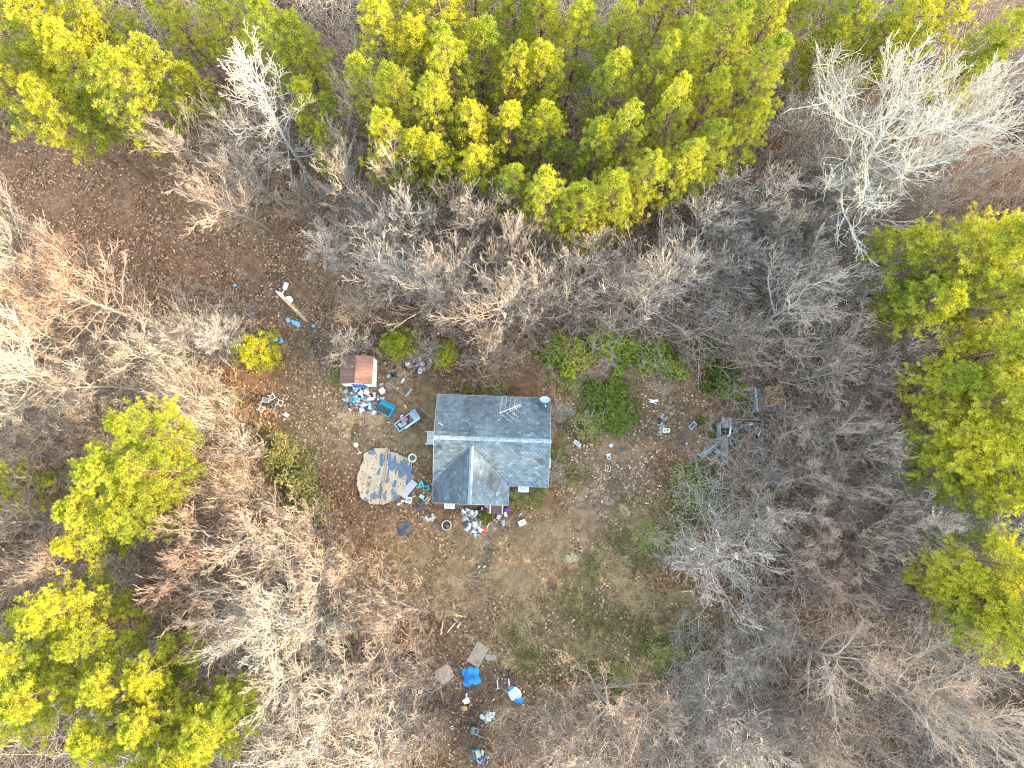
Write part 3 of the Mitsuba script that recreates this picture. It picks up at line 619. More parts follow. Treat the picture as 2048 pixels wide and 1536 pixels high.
# scraps near the pole
sheetbit('plastic_bag', 'crumpled white bag on the leaves beside the utility pole', 'bag', 579, 599, .75, .55, .28, (.7, .73, .78), -35, 2)
sheetbit('plastic_sheet', 'torn sky blue plastic sheet below the utility pole', 'plastic sheet', 592, 647, .95, .45, .12, SKYB, -25, 3, c2=(.12, .3, .55), n=13)
sheetbit('plastic_sheet', 'small blue plastic scrap at the upper end of the torn blue sheet', 'plastic sheet', 576, 640, .4, .5, .1, SKYB, 20, 5)
SCR = ((470, 571, .32, 'blue scrap farthest up and left, out in the bare field'), (506, 627, .28, 'pale blue scrap left of the torn sky blue sheet'), (557, 632, .2, 'tiny blue scrap just left of the torn sky blue sheet'), (627, 652, .35, 'blue scrap caught at the end of the torn sky blue sheet'), (518, 660, .25, 'blue scrap above the short olive pine'), (525, 666, .25, 'blue scrap just below another above the short olive pine'), (551, 680, .5, 'blue wrapper left in the pair right of the short olive pine'), (563, 681, .45, 'blue wrapper right in the pair right of the short olive pine'), (536, 695, .5, 'light blue wrapper touching the short olive pine'), (545, 699, .3, 'light blue bit beside the wrapper touching the short olive pine'), (632, 702, .2, 'tiny blue scrap left of the red roofed shed'), (655, 715, .2, 'tiny blue scrap nearest to the red roofed shed'))
for i, (px, py, w, lab) in enumerate(SCR):
    sheetbit('plastic_scrap', lab, 'plastic scrap', px, py, w, w * (.5 + .5 * rg.random()), .08, (SKYB, (.1, .27, .55), (.3, .5, .68))[i % 3], rg.uniform(0, 180), i + 3, 'blue plastic scraps near the utility pole', n=7)
def stool(c=(.6, .58, .54)):
    return {'frame': frame(.44, .44, c, .05, .05), **{'leg' + ('', '_001', '_002', '_003')[k]: MB().tube([(q * .2, t * .2, .05), (q * .22, t * .24, .42)], .022, c, 5) for k, (q, t) in enumerate(((-1, -1), (-1, 1), (1, -1), (1, 1)))}}
put('broken_chair', 'upper white chair frame in the pile left of the shed', 'chair', stool(), 545, 794, 30)
put('broken_chair', 'right hand white chair frame in the pile left of the shed', 'chair', stool(), 561, 806, -20)
put('broken_chair', 'lowest white chair frame in the pile left of the shed', 'chair', stool(), 523, 818, 55)
put('storage_crate', 'grey lidded crate in the middle of the chair pile', 'crate', MB().bin(.55, .38, .3, (.3, .31, .33), fill=(.22, .22, .24)), 533, 801, -10)
put('bucket', 'grey round bucket among the white chair frames', 'bucket', MB().disc(.17, .14, GREY, 16, r0=.14, h=.28).disc(.14, .03, DGREY, 16), 549, 811)
board('white_board', 'whitish board below the chair pile', 'board', 573, 830, .45, .3, .03, (.5, .47, .44), -30)
sheetbit('dark_sheet', 'dark blue grey plastic sheet on the leaves at the left', 'plastic sheet', 478, 888, 1.15, .5, .14, (.075, .09, .125), 22, 6, n=12)
sheetbit('green_wrapper', 'pale green wrapper on grass left of the yard', 'wrapper', 637, 1027, .75, .25, .05, (.4, .6, .5), 15, 4)

# rubbish heaps
def heap(name, label, px, py, w, d, h, count, pal, seed, rot=0):
    r = np.random.default_rng(seed); mb = MB()
    for k in range(count):
        a, q = r.uniform(0, 2 * np.pi), math.sqrt(r.random()); x, y = math.cos(a) * q * w / 2, math.sin(a) * q * d / 2
        zz = h * (1 - q * q) * r.random(); c = (np.array(pal[r.integers(len(pal))]) if r.random() < .88 else np.array([DBROWN, BROWN, DGREY, (.3, .25, .2)][k % 4])) * r.uniform(.55, 1.1); s = r.uniform(.09, .30); t = r.random()
        if t < .25: mb.box((s, s * r.uniform(.4, 1), s * r.uniform(.1, .6)), (x, y, zz + .05), c, (r.uniform(-30, 30), r.uniform(-30, 30), r.uniform(0, 180)))
        elif t < .8: mb.crumple(s * 2.1, s * 1.3, s * .8, c, k, (x, y, zz), r.uniform(0, 360), n=6, c2=c * .6 if k % 3 == 0 else None)
        else: mb.tube([(x, y, zz + .06), (x + r.uniform(-.2, .2), y + r.uniform(-.2, .2), zz + .1)], s * .25, c, 7)
    k = put(name, label, None, mb, px, py, rot); labels[k]['kind'] = 'stuff'
P1 = [(.6, .6, .6), (.55, .56, .6), OFFW, (.55, .6, .68), LGREY, (.2, .22, .3), DGREY, BROWN, (.3, .2, .16), WHITE, (.65, .68, .72)]
heap('rubbish_heap', 'heap of white boxes and mixed rubbish in front of the red roofed shed', 724, 789, 2.1, 2.0, .5, 150, P1 + [RED, AQUA], 1)
heap('rubbish_heap', 'thin scatter of rubbish left below the shed heap', 703, 806, 2.2, 1.2, .1, 36, [OFFW, DBROWN, BROWN, GREY, (.3, .25, .3)], 2)
heap('rubbish_heap', 'rubbish between the shed heap and the teal tub', 749, 803, 1.6, 1.3, .3, 60, P1 + [AQUA, BROWN, DGREY], 3)
heap('rubbish_heap', 'pile of white and navy rubbish before the front steps', 947, 1046, 1.7, 2.5, .45, 170, [(.6, .6, .62), WHITE, (.56, .58, .64), (.6, .6, .6), NAVY, NAVY, DGREY, (.55, .58, .62)], 4, 35)
heap('rubbish_heap', 'light scatter of scraps right of the white and navy pile', 985, 1042, 1.9, 3.2, .08, 40, [WHITE, OFFW, LGREY, BROWN, (.4, .45, .6)], 5)
heap('rubbish_heap', 'white scraps below the black bag pile left of the steps', 858, 1035, .9, .7, .1, 22, [WHITE, OFFW, LGREY, DBROWN], 6)
heap('rubbish_heap', 'white bags and papers under the small evergreens behind the shed', 834, 733, 1.9, 1.0, .2, 30, [WHITE, (.6, .6, .7), (.45, .4, .45), DBROWN, (.35, .25, .28)], 7, -25)
heap('rubbish_heap', 'white scraps in a loose group at the bottom of the clearing', 978, 1433, 1.0, .7, .08, 20, [WHITE, (.65, .65, .7), WHITE], 8)
heap('rubbish_heap', 'white and navy rubbish at the bottom edge of the picture', 965, 1516, 1.0, .8, .3, 36, [WHITE, (.6, .63, .7), NAVY, SKYB], 9)
heap('rubbish_heap', 'dark strip of rubbish in the right hand yard', 1324, 848, .6, 1.6, .12, 34, [DBROWN, BLACK, BROWN, OFFW, (.25, .2, .2)], 10, -8)
put('lidded_bin', 'dark round lidded bin at the left of the shed heap', 'bin', MB().disc(.26, .2, (.05, .06, .075), 18, h=.4).disc(.28, .42, (.075, .09, .11), 18, h=.05).box((.12, .12, .03), (-.02, .05, .46), (.5, .55, .6)), 706, 789)
def carton(w, d, h, c): return MB().box((w, d, h), (0, 0, h / 2), c).box((w * .45, d * .96, .012), (w * .26, 0, h + .01), np.array(c) * .8, (0, 6, 0)).box((w * .3, d * .3, .01), (-w * .2, 0, h + .008), np.array(c) * .55)
put('carton', 'white carton with grey label in the middle of the shed heap', 'box', carton(.42, .3, .25, (.6, .64, .64)), 734, 785, -35, z=.25)
put('carton', 'white carton with dark hole at the upper part of the shed heap', 'box', carton(.3, .34, .25, WHITE), 723, 786, 30, z=.25)
put('carton', 'large pinkish white carton with purple stripe right of the shed heap', 'box', {'body': MB().box((.46, .44, .3), (0, .06, .16), (.66, .62, .68)), 'stripe': MB().box((.46, .14, .28), (0, -.25, .15), (.06, .04, .10)).box((.3, .05, .01), (0, -.25, .295), (.45, .4, .6))}, 766, 783, 38)
put('carton', 'small white carton with brown mark above the pinkish carton', 'box', carton(.34, .2, .12, OFFW), 763, 769, 20)
put('carton', 'long white carton with black hole just left of the teal tub', 'box', carton(.5, .24, .2, WHITE), 745, 806, -35)
put('carton', 'white carton left of the dark lidded bin', 'box', carton(.36, .26, .15, OFFW), 693, 783, 25)
sheetbit('basin', 'crumpled grey white basin at the lower left of the shed heap', 'basin', 724, 820, .5, .5, .25, (.5, .56, .6), 10, 8, c2=(.3, .33, .36))
sheetbit('basin', 'crumpled white bowl below the teal tub', 'basin', 748, 825, .5, .36, .2, (.5, .55, .55), 30, 9, c2=(.35, .4, .4))
sheetbit('dark_bag', 'dark slate bag between the shed heap and the teal tub', 'bag', 736, 814, .75, .6, .3, (.045, .055, .08), 20, 10)
board('brown_board', 'brown sheet of board lying by the wire right of the shed', 'board', 780, 771, .75, .7, .02, (.16, .11, .085), 25)
board('brown_board', 'bare brown plank board on the ground below the shed heap', 'board', 736, 837, .5, 1.1, .02, (.19, .125, .09), 4)
mb = MB().bin(.5, .7, .3, (.05, .06, .075), (.03, .03, .04)); w2 = MB().disc(.16, .1, BLACK, 14, r0=.1, h=.08, pos=(0, .5)); w3 = MB().tube([(-.2, -.3, .3), (-.22, -.75, .4)], .02, DGREY, 6); w4 = MB().tube([(.2, -.3, .3), (.22, -.75, .4)], .02, DGREY, 6)
put('wheelbarrow', 'black wheelbarrow standing in the grass right of the shed', 'wheelbarrow', {'tray': mb, 'wheel': w2, 'handle': w3, 'handle_001': w4}, 788, 748, 0)
board('grey_tile', 'square grey slab left of the black wheelbarrow', 'slab', 778, 752, .34, .32, .05, (.3, .32, .34), 5)
sheetbit('white_rag', 'white rag in the grass between the wheelbarrow and the plank', 'rag', 805, 762, .5, .24, .08, WHITE, 60, 4)
sheetbit('white_rag', 'small white rag near the end of the brown board', 'rag', 795, 776, .28, .14, .06, OFFW, 30, 5)
sheetbit('white_bag', 'white bag hanging out of the bushes above the wheelbarrow', 'bag', 816, 727, .5, .55, .25, (.66, .68, .75), 0, 6)
board('grey_plank', 'narrow grey plank in the grass between shed and house', 'plank', 818, 785, .85, .2, .04, (.22, .25, .24), 50, planks=2)
put('yellow_toy', 'yellow plastic toy bat lying in the grass by the house', 'toy', MB().tube([(-.22, 0, .06), (0, 0, .06), (.1, 0, .06)], [.07, .06, .04], YELLOW, 8).tube([(.1, 0, .06), (.24, 0, .06)], .025, ORANGE, 6), 812, 815, -60)
# teal tub
b = MB().box((1.35, .52, .5), (0, .24, .26), TEAL).box((1.35, .5, .36), (0, -.28, .2), (.03, .06, .075)).box((.14, 1.06, .56), (.62, 0, .29), (.012, .16, .24)); s = MB()
for k in range(7): s.box((1.15, .025, .03), (-.05, -.48 + k * .066, .39), (.06, .08, .1) if k % 2 else (.015, .025, .03))
e = MB().tube([(-.65, -.54, .36), (.2, -.55, .38), (.66, -.54, .36)], .025, (.3, .33, .34), 6); t = MB().box((1.3, .07, .06), (0, .47, .52), (.015, .19, .29)).box((1.1, .2, .03), (-.05, .24, .515), (.01, .17, .27))
put('storage_tub', 'big teal tub with dark ribbed panel beside the shed heap', 'tub', {'body': b, 'ribbed_panel': s, 'edge_strip': e, 'rim': t}, 773, 817, -27)
# trailer with junk
t = MB().bin(2.1, .8, .35, (.27, .29, .31), (.12, .10, .09), t=.05, pos=(0, 0, .2)).box((.55, .7, .05), (.72, 0, .58), (.22, .27, .33)); r2 = MB().box((1.45, .16, .16), (.22, -.44, .5), (.36, .42, .42)); wh = [MB().tube([(sx, sy * .47, .18), (sx, sy * .55, .18)], .18, BLACK, 12) for sx in (0,) for sy in (-1, 1)]
k = put('junk_trailer', 'grey open trailer heaped with junk between shed and house', 'trailer', {'bed': t, 'side_rail': r2, 'wheel': wh[0], 'wheel_001': wh[1]}, 816, 842, 36)
heap('rubbish_heap', 'mixed junk heaped in the grey trailer', 813, 843, 1.6, .75, .75, 75, [PINK, (.45, .3, .3), WHITE, LGREY, (.12, .1, .16), (.3, .22, .2), (.5, .42, .42), DGREY, PURPLE], 11, 36)
put('bucket', 'blue bucket on the upper end of the grey trailer', 'bucket', MB().disc(.16, .7, (.08, .16, .3), 16, h=.22).disc(.17, .82, (.3, .38, .5), 16, r0=.13, h=.03), 829, 826)
sheetbit('white_bag', 'white bag on the ground above the grey trailer', 'bag', 804, 833, .35, .3, .15, (.55, .58, .62), 20, 8)
# front of the house
mb = MB().disc(.40, .28, (.36, .35, .35), 28, r0=.345, h=.56); mb.disc(.345, .16, (.05, .05, .062), 24, h=.05)
k = put('round_tub', 'black round tub with pale rim in front of the house', 'tub', {'rim': mb, 'dead_leaves': MB().crumple(.34, .3, .1, (.26, .17, .10), 3, (.1, -.1, .2))}, 894, 1050)
sheetbit('red_cloth', 'bright red cloth on the white and navy pile', 'cloth', 967, 1060, .72, .5, .22, RED, 55, 3, n=11, z=.18)
board('loose_plank', 'upright pale slat beside the red cloth', 'plank', 975, 1054, .75, .07, .05, (.45, .4, .36), 68, z=.2)
put('wire_crate', 'pale empty crate below the red cloth', 'frame', frame(.34, .26, (.35, .35, .3), .03, .05), 969, 1074, 10)
put('carton', 'white box at the lower tip of the white and navy pile', 'box', carton(.32, .2, .16, WHITE), 959, 1069, 10)
sheetbit('black_bag', 'black bag by the house wall left of the steps', 'bag', 960, 1019, .85, .55, .3, (.02, .022, .03), 25, 7)
sheetbit('pink_cloth', 'pink cloth on top of the black bag', 'cloth', 964, 1017, .16, .28, .1, PINK, 0, 6, n=6, z=.3)
sheetbit('red_scrap', 'red scrap at the left rail of the steps', 'scrap', 977, 1012, .16, .2, .1, RED, 0, 6, n=6, z=.2)
sheetbit('purple_bag', 'purple bag right of the front steps', 'bag', 1014, 1019, .46, .4, .25, PURPLE, 15, 8)
sheetbit('white_rag', 'white rag below the purple bag', 'rag', 1011, 1029, .3, .5, .12, WHITE, 15, 9)
put('cooler', 'white ice cooler standing alone right of the front steps', 'cooler', {'body': MB().box((.6, .42, .32), (0, 0, .17), (.66, .66, .64)), 'lid': MB().box((.62, .44, .05), (0, 0, .36), WHITE).box((.14, .09, .01), (0, 0, .39), DGREY)}, 1044, 1045, 24)
put('white_pipe', 'thin white pipe above the cooler', 'pipe', MB().tube([(-.2, 0, .05), (.22, 0, .07)], .03, (.6, .6, .66), 6).tube([(.18, 0, .07), (.26, 0, .08)], .045, WHITE, 7), 1040, 1030, 45)
sheetbit('white_rag', 'white rag on the worn path below the red cloth', 'rag', 973, 1084, .36, .2, .1, WHITE, -40, 11)
put('paint_can', 'left of two small white cylinders on the dead grass', 'can', MB().tube([(-.09, 0, .07), (.09, 0, .07)], .065, WHITE, 10).tube([(.09, 0, .07), (.10, 0, .07)], .05, LGREY, 10), 958, 1133, 3)
put('paint_can', 'right of two small white cylinders on the dead grass', 'can', MB().tube([(-.09, 0, .07), (.09, 0, .07)], .065, WHITE, 10).tube([(.09, 0, .07), (.10, 0, .07)], .05, LGREY, 10), 969, 1133, 30)
put('plastic_square', 'small white square frame with dark middle on dead grass', 'frame', {'frame': frame(.3, .3, WHITE, .07, .07), 'middle': MB().box((.16, .16, .02), (0, 0, .03), DGREY)}, 1030, 1140, -15)
sheetbit('black_sheet', 'dark heap of black sheeting on the grass below left of the house', 'plastic sheet', 808, 1058, 1.3, 1.1, .22, (.04, .045, .06), 10, 12, n=13, c2=(.09, .075, .06))
# bottom of the clearing
board('plywood_sheet', 'big tan plywood sheet above the blue tarp', 'board', 956, 1309, 1.75, 1.1, .03, (.27, .205, .16), 60)
board('grey_tile', 'small grey board next to the plywood sheet', 'board', 982, 1315, .9, .42, .03, (.22, .19, .165), -8)
mb = MB().box((1.32, 1.2, .22), (0, 0, .13), (.2, .15, .13)); mb.crumple(1.36, 1.26, .07, (.36, .245, .195), 5, (0, 0, .23), 0, n=16, jag=.02, c2=(.29, .2, .165))
put('square_cover', 'square faded brown box cover left of the blue tarp', 'cover', mb, 889, 1347, 33)
mb = MB().crumple(1.5, 1.75, .3, (.01, .12, .36), 8, n=22, jag=.38, c2=(.018, .19, .48)); put('blue_tarp', 'bright blue crumpled tarp at the bottom of the clearing', 'tarp', mb, 942, 1353, 8)
a = MB().crumple(1.3, .7, .2, (.015, .2, .5), 14, (.1, -.25, 0), -25, n=14); b = MB().crumple(1.05, .95, .22, (.45, .52, .6), 15, (-.05, .1, .06), 35, n=14); c = MB().crumple(.6, .3, .15, (.015, .2, .5), 3, (-.3, .5, .05), 0, n=9)
put('two_tone_tarp', 'blue tarp folded over to its pale side, right of the bright blue tarp', 'tarp', {'blue_side': a, 'pale_side': b, 'blue_corner': c}, 1031, 1389, 0)
put('white_pipe', 'white post sticking up from the two coloured tarp', 'pipe', MB().tube([(-.25, 0, .06), (.28, 0, .12)], .05, (.62, .64, .68), 7).tube([(.28, 0, .12), (.31, 0, .12)], .06, WHITE, 7), 1018, 1365, 97)
put('wooden_stake', 'pale stake with cross foot between the two blue tarps', 'stake', MB().tube([(0, .35, .05), (0, -.32, .06)], .045, (.48, .43, .37), 6).tube([(-.16, -.32, .05), (.18, -.3, .05)], .03, OFFW, 6), 995, 1369, 5)
sheetbit('white_rag', 'white rag with three arms below the blue tarp', 'rag', 932, 1402, .55, .5, .1, (.55, .58, .62), 30, 4)
sheetbit('white_rag', 'thin white strip above the three armed rag', 'rag', 933, 1390, .14, .36, .06, WHITE, -10, 5, n=6)
sheetbit('orange_cloth', 'faded orange cloth below the white rags', 'cloth', 929, 1417, .5, .45, .15, (.42, .22, .09), 10, 14)
put('plastic_bin', 'slate grey bin lying open near the bottom of the clearing', 'bin', MB().bin(.5, .45, .35, (.16, .22, .25), (.3, .36, .4)), 947, 1460, -25, tilt=(25, 0, 1))
put('white_ring', 'small white ring on the leaves left of the slate bin', 'ring', MB().disc(.14, .06, (.55, .54, .48), 18, r0=.085, h=.06), 904, 1455)
put('blue_box', 'blue box with tan flap at the bottom edge of the clearing', 'box', {'body': MB().bin(.55, .6, .35, (.04, .24, .42), (.3, .28, .25)), 'flap': MB().box((.36, .5, .02), (.1, 0, .40), (.45, .36, .26), (0, 10, 0))}, 954, 1505, 15)
sheetbit('white_rag', 'long white stick like rag right of the plank pile', 'rag', 987, 1400, .3, .12, .05, OFFW, 50, 7, n=6)
sheetbit('pink_bag', 'magenta bag under bare branches at the bottom', 'bag', 780, 1507, .5, .5, .2, (.3, .04, .12), 0, 7)
sheetbit('aqua_rag', 'aqua scrap above the magenta bag', 'rag', 784, 1499, .35, .2, .1, (.3, .6, .55), 0, 7, n=6)
sheetbit('mint_rag', 'pale mint rag among branches left of the brown cover', 'rag', 815, 1386, .25, .5, .08, (.38, .5, .44), -10, 9, n=7)
for i, (px, py, L, a, c) in enumerate(((916, 1231, .8, -10, (.5, .42, .16)), (912, 1240, .6, -50, (.32, .24, .16)), (903, 1255, 1.0, 50, (.4, .3, .19)), (884, 1256, 1.1, 80, (.42, .30, .17)), (918, 1250, .5, 48, (.34, .26, .18)), (908, 1212, .5, 100, (.3, .22, .15)))):
    board('loose_plank', ('yellowish plank on top of the stick pile below the yard', 'short brown plank under the yellowish plank', 'long tan plank at the lower side of the stick pile', 'orange brown plank leftmost beside the stick pile', 'short plank rightmost in the stick pile', 'small plank above the yellowish plank')[i], 'plank', px, py, L, .09, .05, c, a, z=.05 + .012 * i)
# right hand yard
put('plastic_bin', 'pale grey tray bin in the grass right of the house', 'bin', MB().bin(.62, .28, .2, (.48, .5, .54), (.4, .42, .46)), 1154, 887, -38)
sheetbit('white_rag', 'tiny white rag beside the pale grey tray bin', 'rag', 1168, 891, .22, .16, .07, OFFW, 40, 5, n=6)
sheetbit('white_rag', 'white rag highest in the scatter right of the house', 'rag', 1222, 891, .3, .3, .1, WHITE, 40, 6, n=7)
put('orange_cup', 'small orange cup in the scatter right of the house', 'cup', MB().tube([(-.07, 0, .06), (.08, 0, .06)], [.05, .075], (.6, .3, .05), 9).tube([(.08, 0, .06), (.09, 0, .06)], .085, YELLOW, 9), 1214, 904, 20)
put('toilet', 'white toilet shaped seat in the scatter right of the house', 'seat', {'bowl': MB().disc(.17, .12, OFFW, 16, r0=.09, h=.2), 'back': MB().box((.36, .14, .3), (0, .24, .16), WHITE)}, 1217, 915, 10)
ch = MB()
for x in (-.2, 0, .22): ch.tube([(x, -.22, .05), (x + .02, 0, .2), (x, .24, .05)], .022, (.5, .48, .44), 5)
ch.tube([(-.2, -.22, .05), (.22, -.22, .05)], .022, (.5, .48, .44), 5); ch.tube([(-.2, .24, .05), (0, .24, .05)], .022, (.5, .48, .44), 5)
put('broken_chair', 'bent tube chair frame in the brush right of the house', 'chair', ch, 1215, 937, -8)
put('carton', 'tiny white carton in the dead grass right of the house', 'box', carton(.16, .2, .14, OFFW), 1204, 1003, 10)
sheetbit('dark_sheet', 'dark blue sheet half under weeds right of the house', 'plastic sheet', 1243, 899, .5, .3, .08, (.05, .055, .08), -30, 7)
sheetbit('striped_cloth', 'black and white cloth at the left of the right hand yard', 'cloth', 1308, 802, .85, .45, .16, (.5, .48, .48), -20, 12, n=12, c2=(.05, .045, .05))
put('plastic_bin', 'pale green bin with black item in the right hand yard', 'bin', {'body': MB().bin(.5, .34, .16, PALEG, (.5, .58, .4)), 'item': MB().box((.13, .1, .1), (.12, .06, .16), BLACK, (0, 0, 30))}, 1332, 861, 3)
put('shallow_tray', 'dark shallow tray with pale rim near the collapsed shed', 'tray', {'rim': frame(.66, .36, (.42, .45, .5), .035, .08), 'floor': MB().box((.58, .28, .02), (0, 0, .03), (.05, .055, .065))}, 1385, 851, 42)
sheetbit('dark_sheet', 'navy scrap with white corner below the shallow tray', 'plastic sheet', 1366, 887, .5, .22, .07, (.035, .035, .06), 10, 9, c2=None)
sheetbit('white_rag', 'white scrap at the tip of the navy scrap', 'rag', 1373, 887, .2, .16, .08, WHITE, 10, 4, n=6)
mb = MB(); [mb.box((2.3, .11, .04), (0, -.18 + k * .12, .06 + .01 * k), np.array([.11, .13, .13]) * (.65 + .5 * rg.random())) for k in range(4)]; mb.box((1.2, .05, .02), (.2, .02, .11), (.42, .44, .45))
put('leaning_board', 'fallen grey boarded panel leaning off the collapsed shed', 'panel', mb, 1421, 898, 38, z=.15, tilt=(-7, 0, 1))
sheetbit('teal_sheet', 'teal plastic between the fallen panel and the collapsed shed', 'plastic sheet', 1436, 905, .8, .9, .3, (.015, .07, .07), 20, 5, c2=(.12, .2, .2), n=10)
mb = MB().tube([(-.9, .1, .25), (0, 0, .3), (.7, 0, .4)], .03, (.2, .22, .2), 5); put('loose_pole', 'thin grey pole sticking out left of the collapsed shed', 'pole', mb, 1420, 879, 0)
put('plastic_bin', 'lilac grey box at the left edge of the radial bare tree', 'bin', MB().bin(.3, .28, .3, (.3, .29, .42), (.25, .24, .36), fill=(.22, .2, .33)), 1355, 1130, 10)
for i, (px, py, L, a) in enumerate(((190, 365, 2.6, 52), (42, 343, .9, 40), (93, 345, 1.2, 78), (318, 365, .8, -70))):
    mb = MB(); t = np.linspace(0, 1, 7); pts = np.stack([(t - .5) * L, .12 * L * np.sin(t * 3) + .02 * rg.normal(size=7), .06 + 0 * t], 1); mb.tube(pts, np.linspace(.06, .025, 7), (.22, .165, .12), 6); mb.tube([pts[3], pts[3] + [.3, .25, .1]], [.03, .012], (.22, .165, .12), 5)
    put('fallen_branch', ('long curved branch lying in the middle of the bare field', 'short branch leftmost on the bare field', 'second branch from the left on the bare field', 'rightmost small branch on the bare field')[i], 'branch', mb, px, py, a)

# ------------------------------------------------------------------ trees
def grow(seed, H, R, base, limbs, subs, twigs, tr, up=.35, lim_r=.42, wob=.10, min_r=.021, lead=1.0, el0=(12, 40), spr=1.0, ends=2):
    """A leafless tree: returns (trunk and limbs, fine crown), each vertices and faces."""
    r = np.random.default_rng(seed); big, fine = [], []
    def path(p, d, L, nseg, trop, wobble):
        pts = [p]; d = d / np.linalg.norm(d)
        for _ in range(nseg):
            d = d + r.normal(0, wobble, 3) + [0, 0, trop / nseg]; d /= np.linalg.norm(d); p = p + d * L / nseg; pts.append(p)
        return np.array(pts), d
    def side(d, ang):
        a = np.cross(d, r.normal(size=3)); a /= np.linalg.norm(a) + 1e-9
        return d * math.cos(ang) + a * math.sin(ang)
    trunk, _ = path(np.zeros(3) - [0, 0, .3], np.array([r.normal(0, .03), r.normal(0, .03), 1]), H * lead, 9, .3, wob * .35)
    rad = tr * (1 - np.linspace(0, 1, 10)) ** .75 + .02
    big.append(tube(trunk, rad, 7))
    def at_(pts, t):
        k = t * (len(pts) - 1); i = min(int(k), len(pts) - 2); return pts[i] * (1 - k + i) + pts[i + 1] * (k - i), pts[i + 1] - pts[i]
    for q in range(limbs):
        t = base + (1 - base) * ((q + r.random() * .8) / limbs) ** 0.9 * .97
        p, d = at_(trunk, t); az = q * 2.4 + r.normal(0, .35); tt = (t - base) / (1 - base)
        L = R * ((.66 + .48 * math.sin(math.pi * min(1, tt * .9 + .12))) * (1.05 - .35 * tt) if lead > .9 else 1.15 - .62 * tt) * r.uniform(.75, 1.15); el = math.radians(r.uniform(*el0) + 28 * tt)
        dd = np.array([math.cos(az) * math.cos(el), math.sin(az) * math.cos(el), math.sin(el)])
        lr = max(.02, min(tr * lim_r * (1 - .6 * tt), .022 * L + .01))
        lp, _ = path(p, dd, L * 1.25, 5, up, wob); big.append(tube(lp, np.linspace(lr, .018, 6), 5))
        for s in range(subs):
            u = .22 + .78 * (s + r.random()) / subs; sp, sd = at_(lp, min(u, .99)); sd = sd / np.linalg.norm(sd)
            sl = L * r.uniform(.32, .62) * (1.05 - .45 * u)
            s_pts, se = path(sp, side(sd, r.uniform(.45, .95) * spr) + [0, 0, .18], sl, 3, up * .8, wob * 1.3)
            (fine).append(tube(s_pts, np.linspace(max(min_r * 1.4, lr * .38), min_r, 4), 3))
            for w in range(twigs):
                u2 = .15 + .85 * (w + r.random()) / twigs; tp, td = at_(s_pts, min(u2, .99)); td = td / (np.linalg.norm(td) + 1e-9)
                wl = sl * r.uniform(.3, .62) + .15
                w_pts, we = path(tp, side(td, r.uniform(.35, .9) * spr) + [0, 0, .2], wl, 2, up * .5, wob * 1.6); fine.append(tube(w_pts, np.array([min_r, min_r * .9, min_r * .7]), 3))
                for z in range(ends):
                    up_, ud = at_(w_pts, r.uniform(.3, .95)); e_pts, _ = path(up_, side(ud / (np.linalg.norm(ud) + 1e-9), r.uniform(.35, .8) * spr) + [0, 0, .15], wl * r.uniform(.35, .6), 1, 0, .1); fine.append(tube(e_pts, np.array([min_r * .85, min_r * .6]), 3))
    def cat(parts):
        n, V, F = 0, [], []
        for v, f in parts: V.append(v); F.append(f + n); n += len(v)
        return np.vstack(V), np.vstack(F)
    return cat(big), cat(fine)
def measure(v): return float(v[:, 2].max()), float(np.percentile(np.hypot(v[:, 0], v[:, 1]), 93))

KINDS = {}
def species(name, count, barkm, twigm, **kw):
    KINDS[name] = []
    for k in range(count):
        big, fine = grow(100 * len(KINDS) + k, **kw); g = f'tree_model_{name}_{k}'
        scene[g] = {'type': 'shapegroup', 'trunk': mikit.ply(big, barkm, smooth=True), 'crown': mikit.ply(fine, twigm)}
        KINDS[name].append((g, *measure(fine[0])))
species('tall', 4, 'mat_bark_grey', 'mat_twig_grey', H=18, R=4.2, base=.30, limbs=26, subs=7, twigs=4, tr=.18, up=.5, min_r=.0165, el0=(25, 52), spr=.8, wob=.08)
species('bushy', 4, 'mat_bark_grey', 'mat_twig_grey', H=10, R=4.2, base=.15, limbs=30, subs=7, twigs=4, tr=.11, up=.55, min_r=.0150, el0=(30, 58), spr=.65, wob=.07)
species('low', 3, 'mat_bark_pale', 'mat_bark_pale', H=4.5, R=2.2, base=.1, limbs=24, subs=6, twigs=3, tr=.05, up=.4, min_r=.0125, el0=(15, 55), spr=.9, wob=.13)
species('fan', 4, 'mat_bark_pale', 'mat_bark_pale', H=15, R=4.6, base=.22, limbs=32, subs=7, twigs=4, tr=.15, up=.5, min_r=.0150, el0=(32, 58), spr=.65, wob=.065, lim_r=.36)
species('rust', 3, 'mat_bark_grey', 'mat_twig_rust', H=15, R=4.6, base=.28, limbs=22, subs=7, twigs=4, tr=.2, up=.5, wob=.13, min_r=.018, el0=(18, 48), spr=.85)
species('oak', 3, 'mat_bark_pale', 'mat_twig_grey', H=18, R=8.0, base=.22, limbs=12, subs=11, twigs=5, tr=.38, up=.4, wob=.22, lim_r=.56, min_r=.019, lead=.75, ends=3, el0=(10, 40))
species('white', 2, 'mat_bark_white', 'mat_bark_white', H=20, R=6.2, base=.28, limbs=24, subs=10, twigs=5, tr=.30, up=.5, wob=.13, lim_r=.40, min_r=.017, el0=(15, 48), spr=.8)
species('thin', 3, 'mat_bark_white', 'mat_bark_pale', H=20, R=2.9, base=.30, limbs=34, subs=7, twigs=4, tr=.17, up=.35, wob=.11, min_r=.016, lim_r=.34, spr=.9)

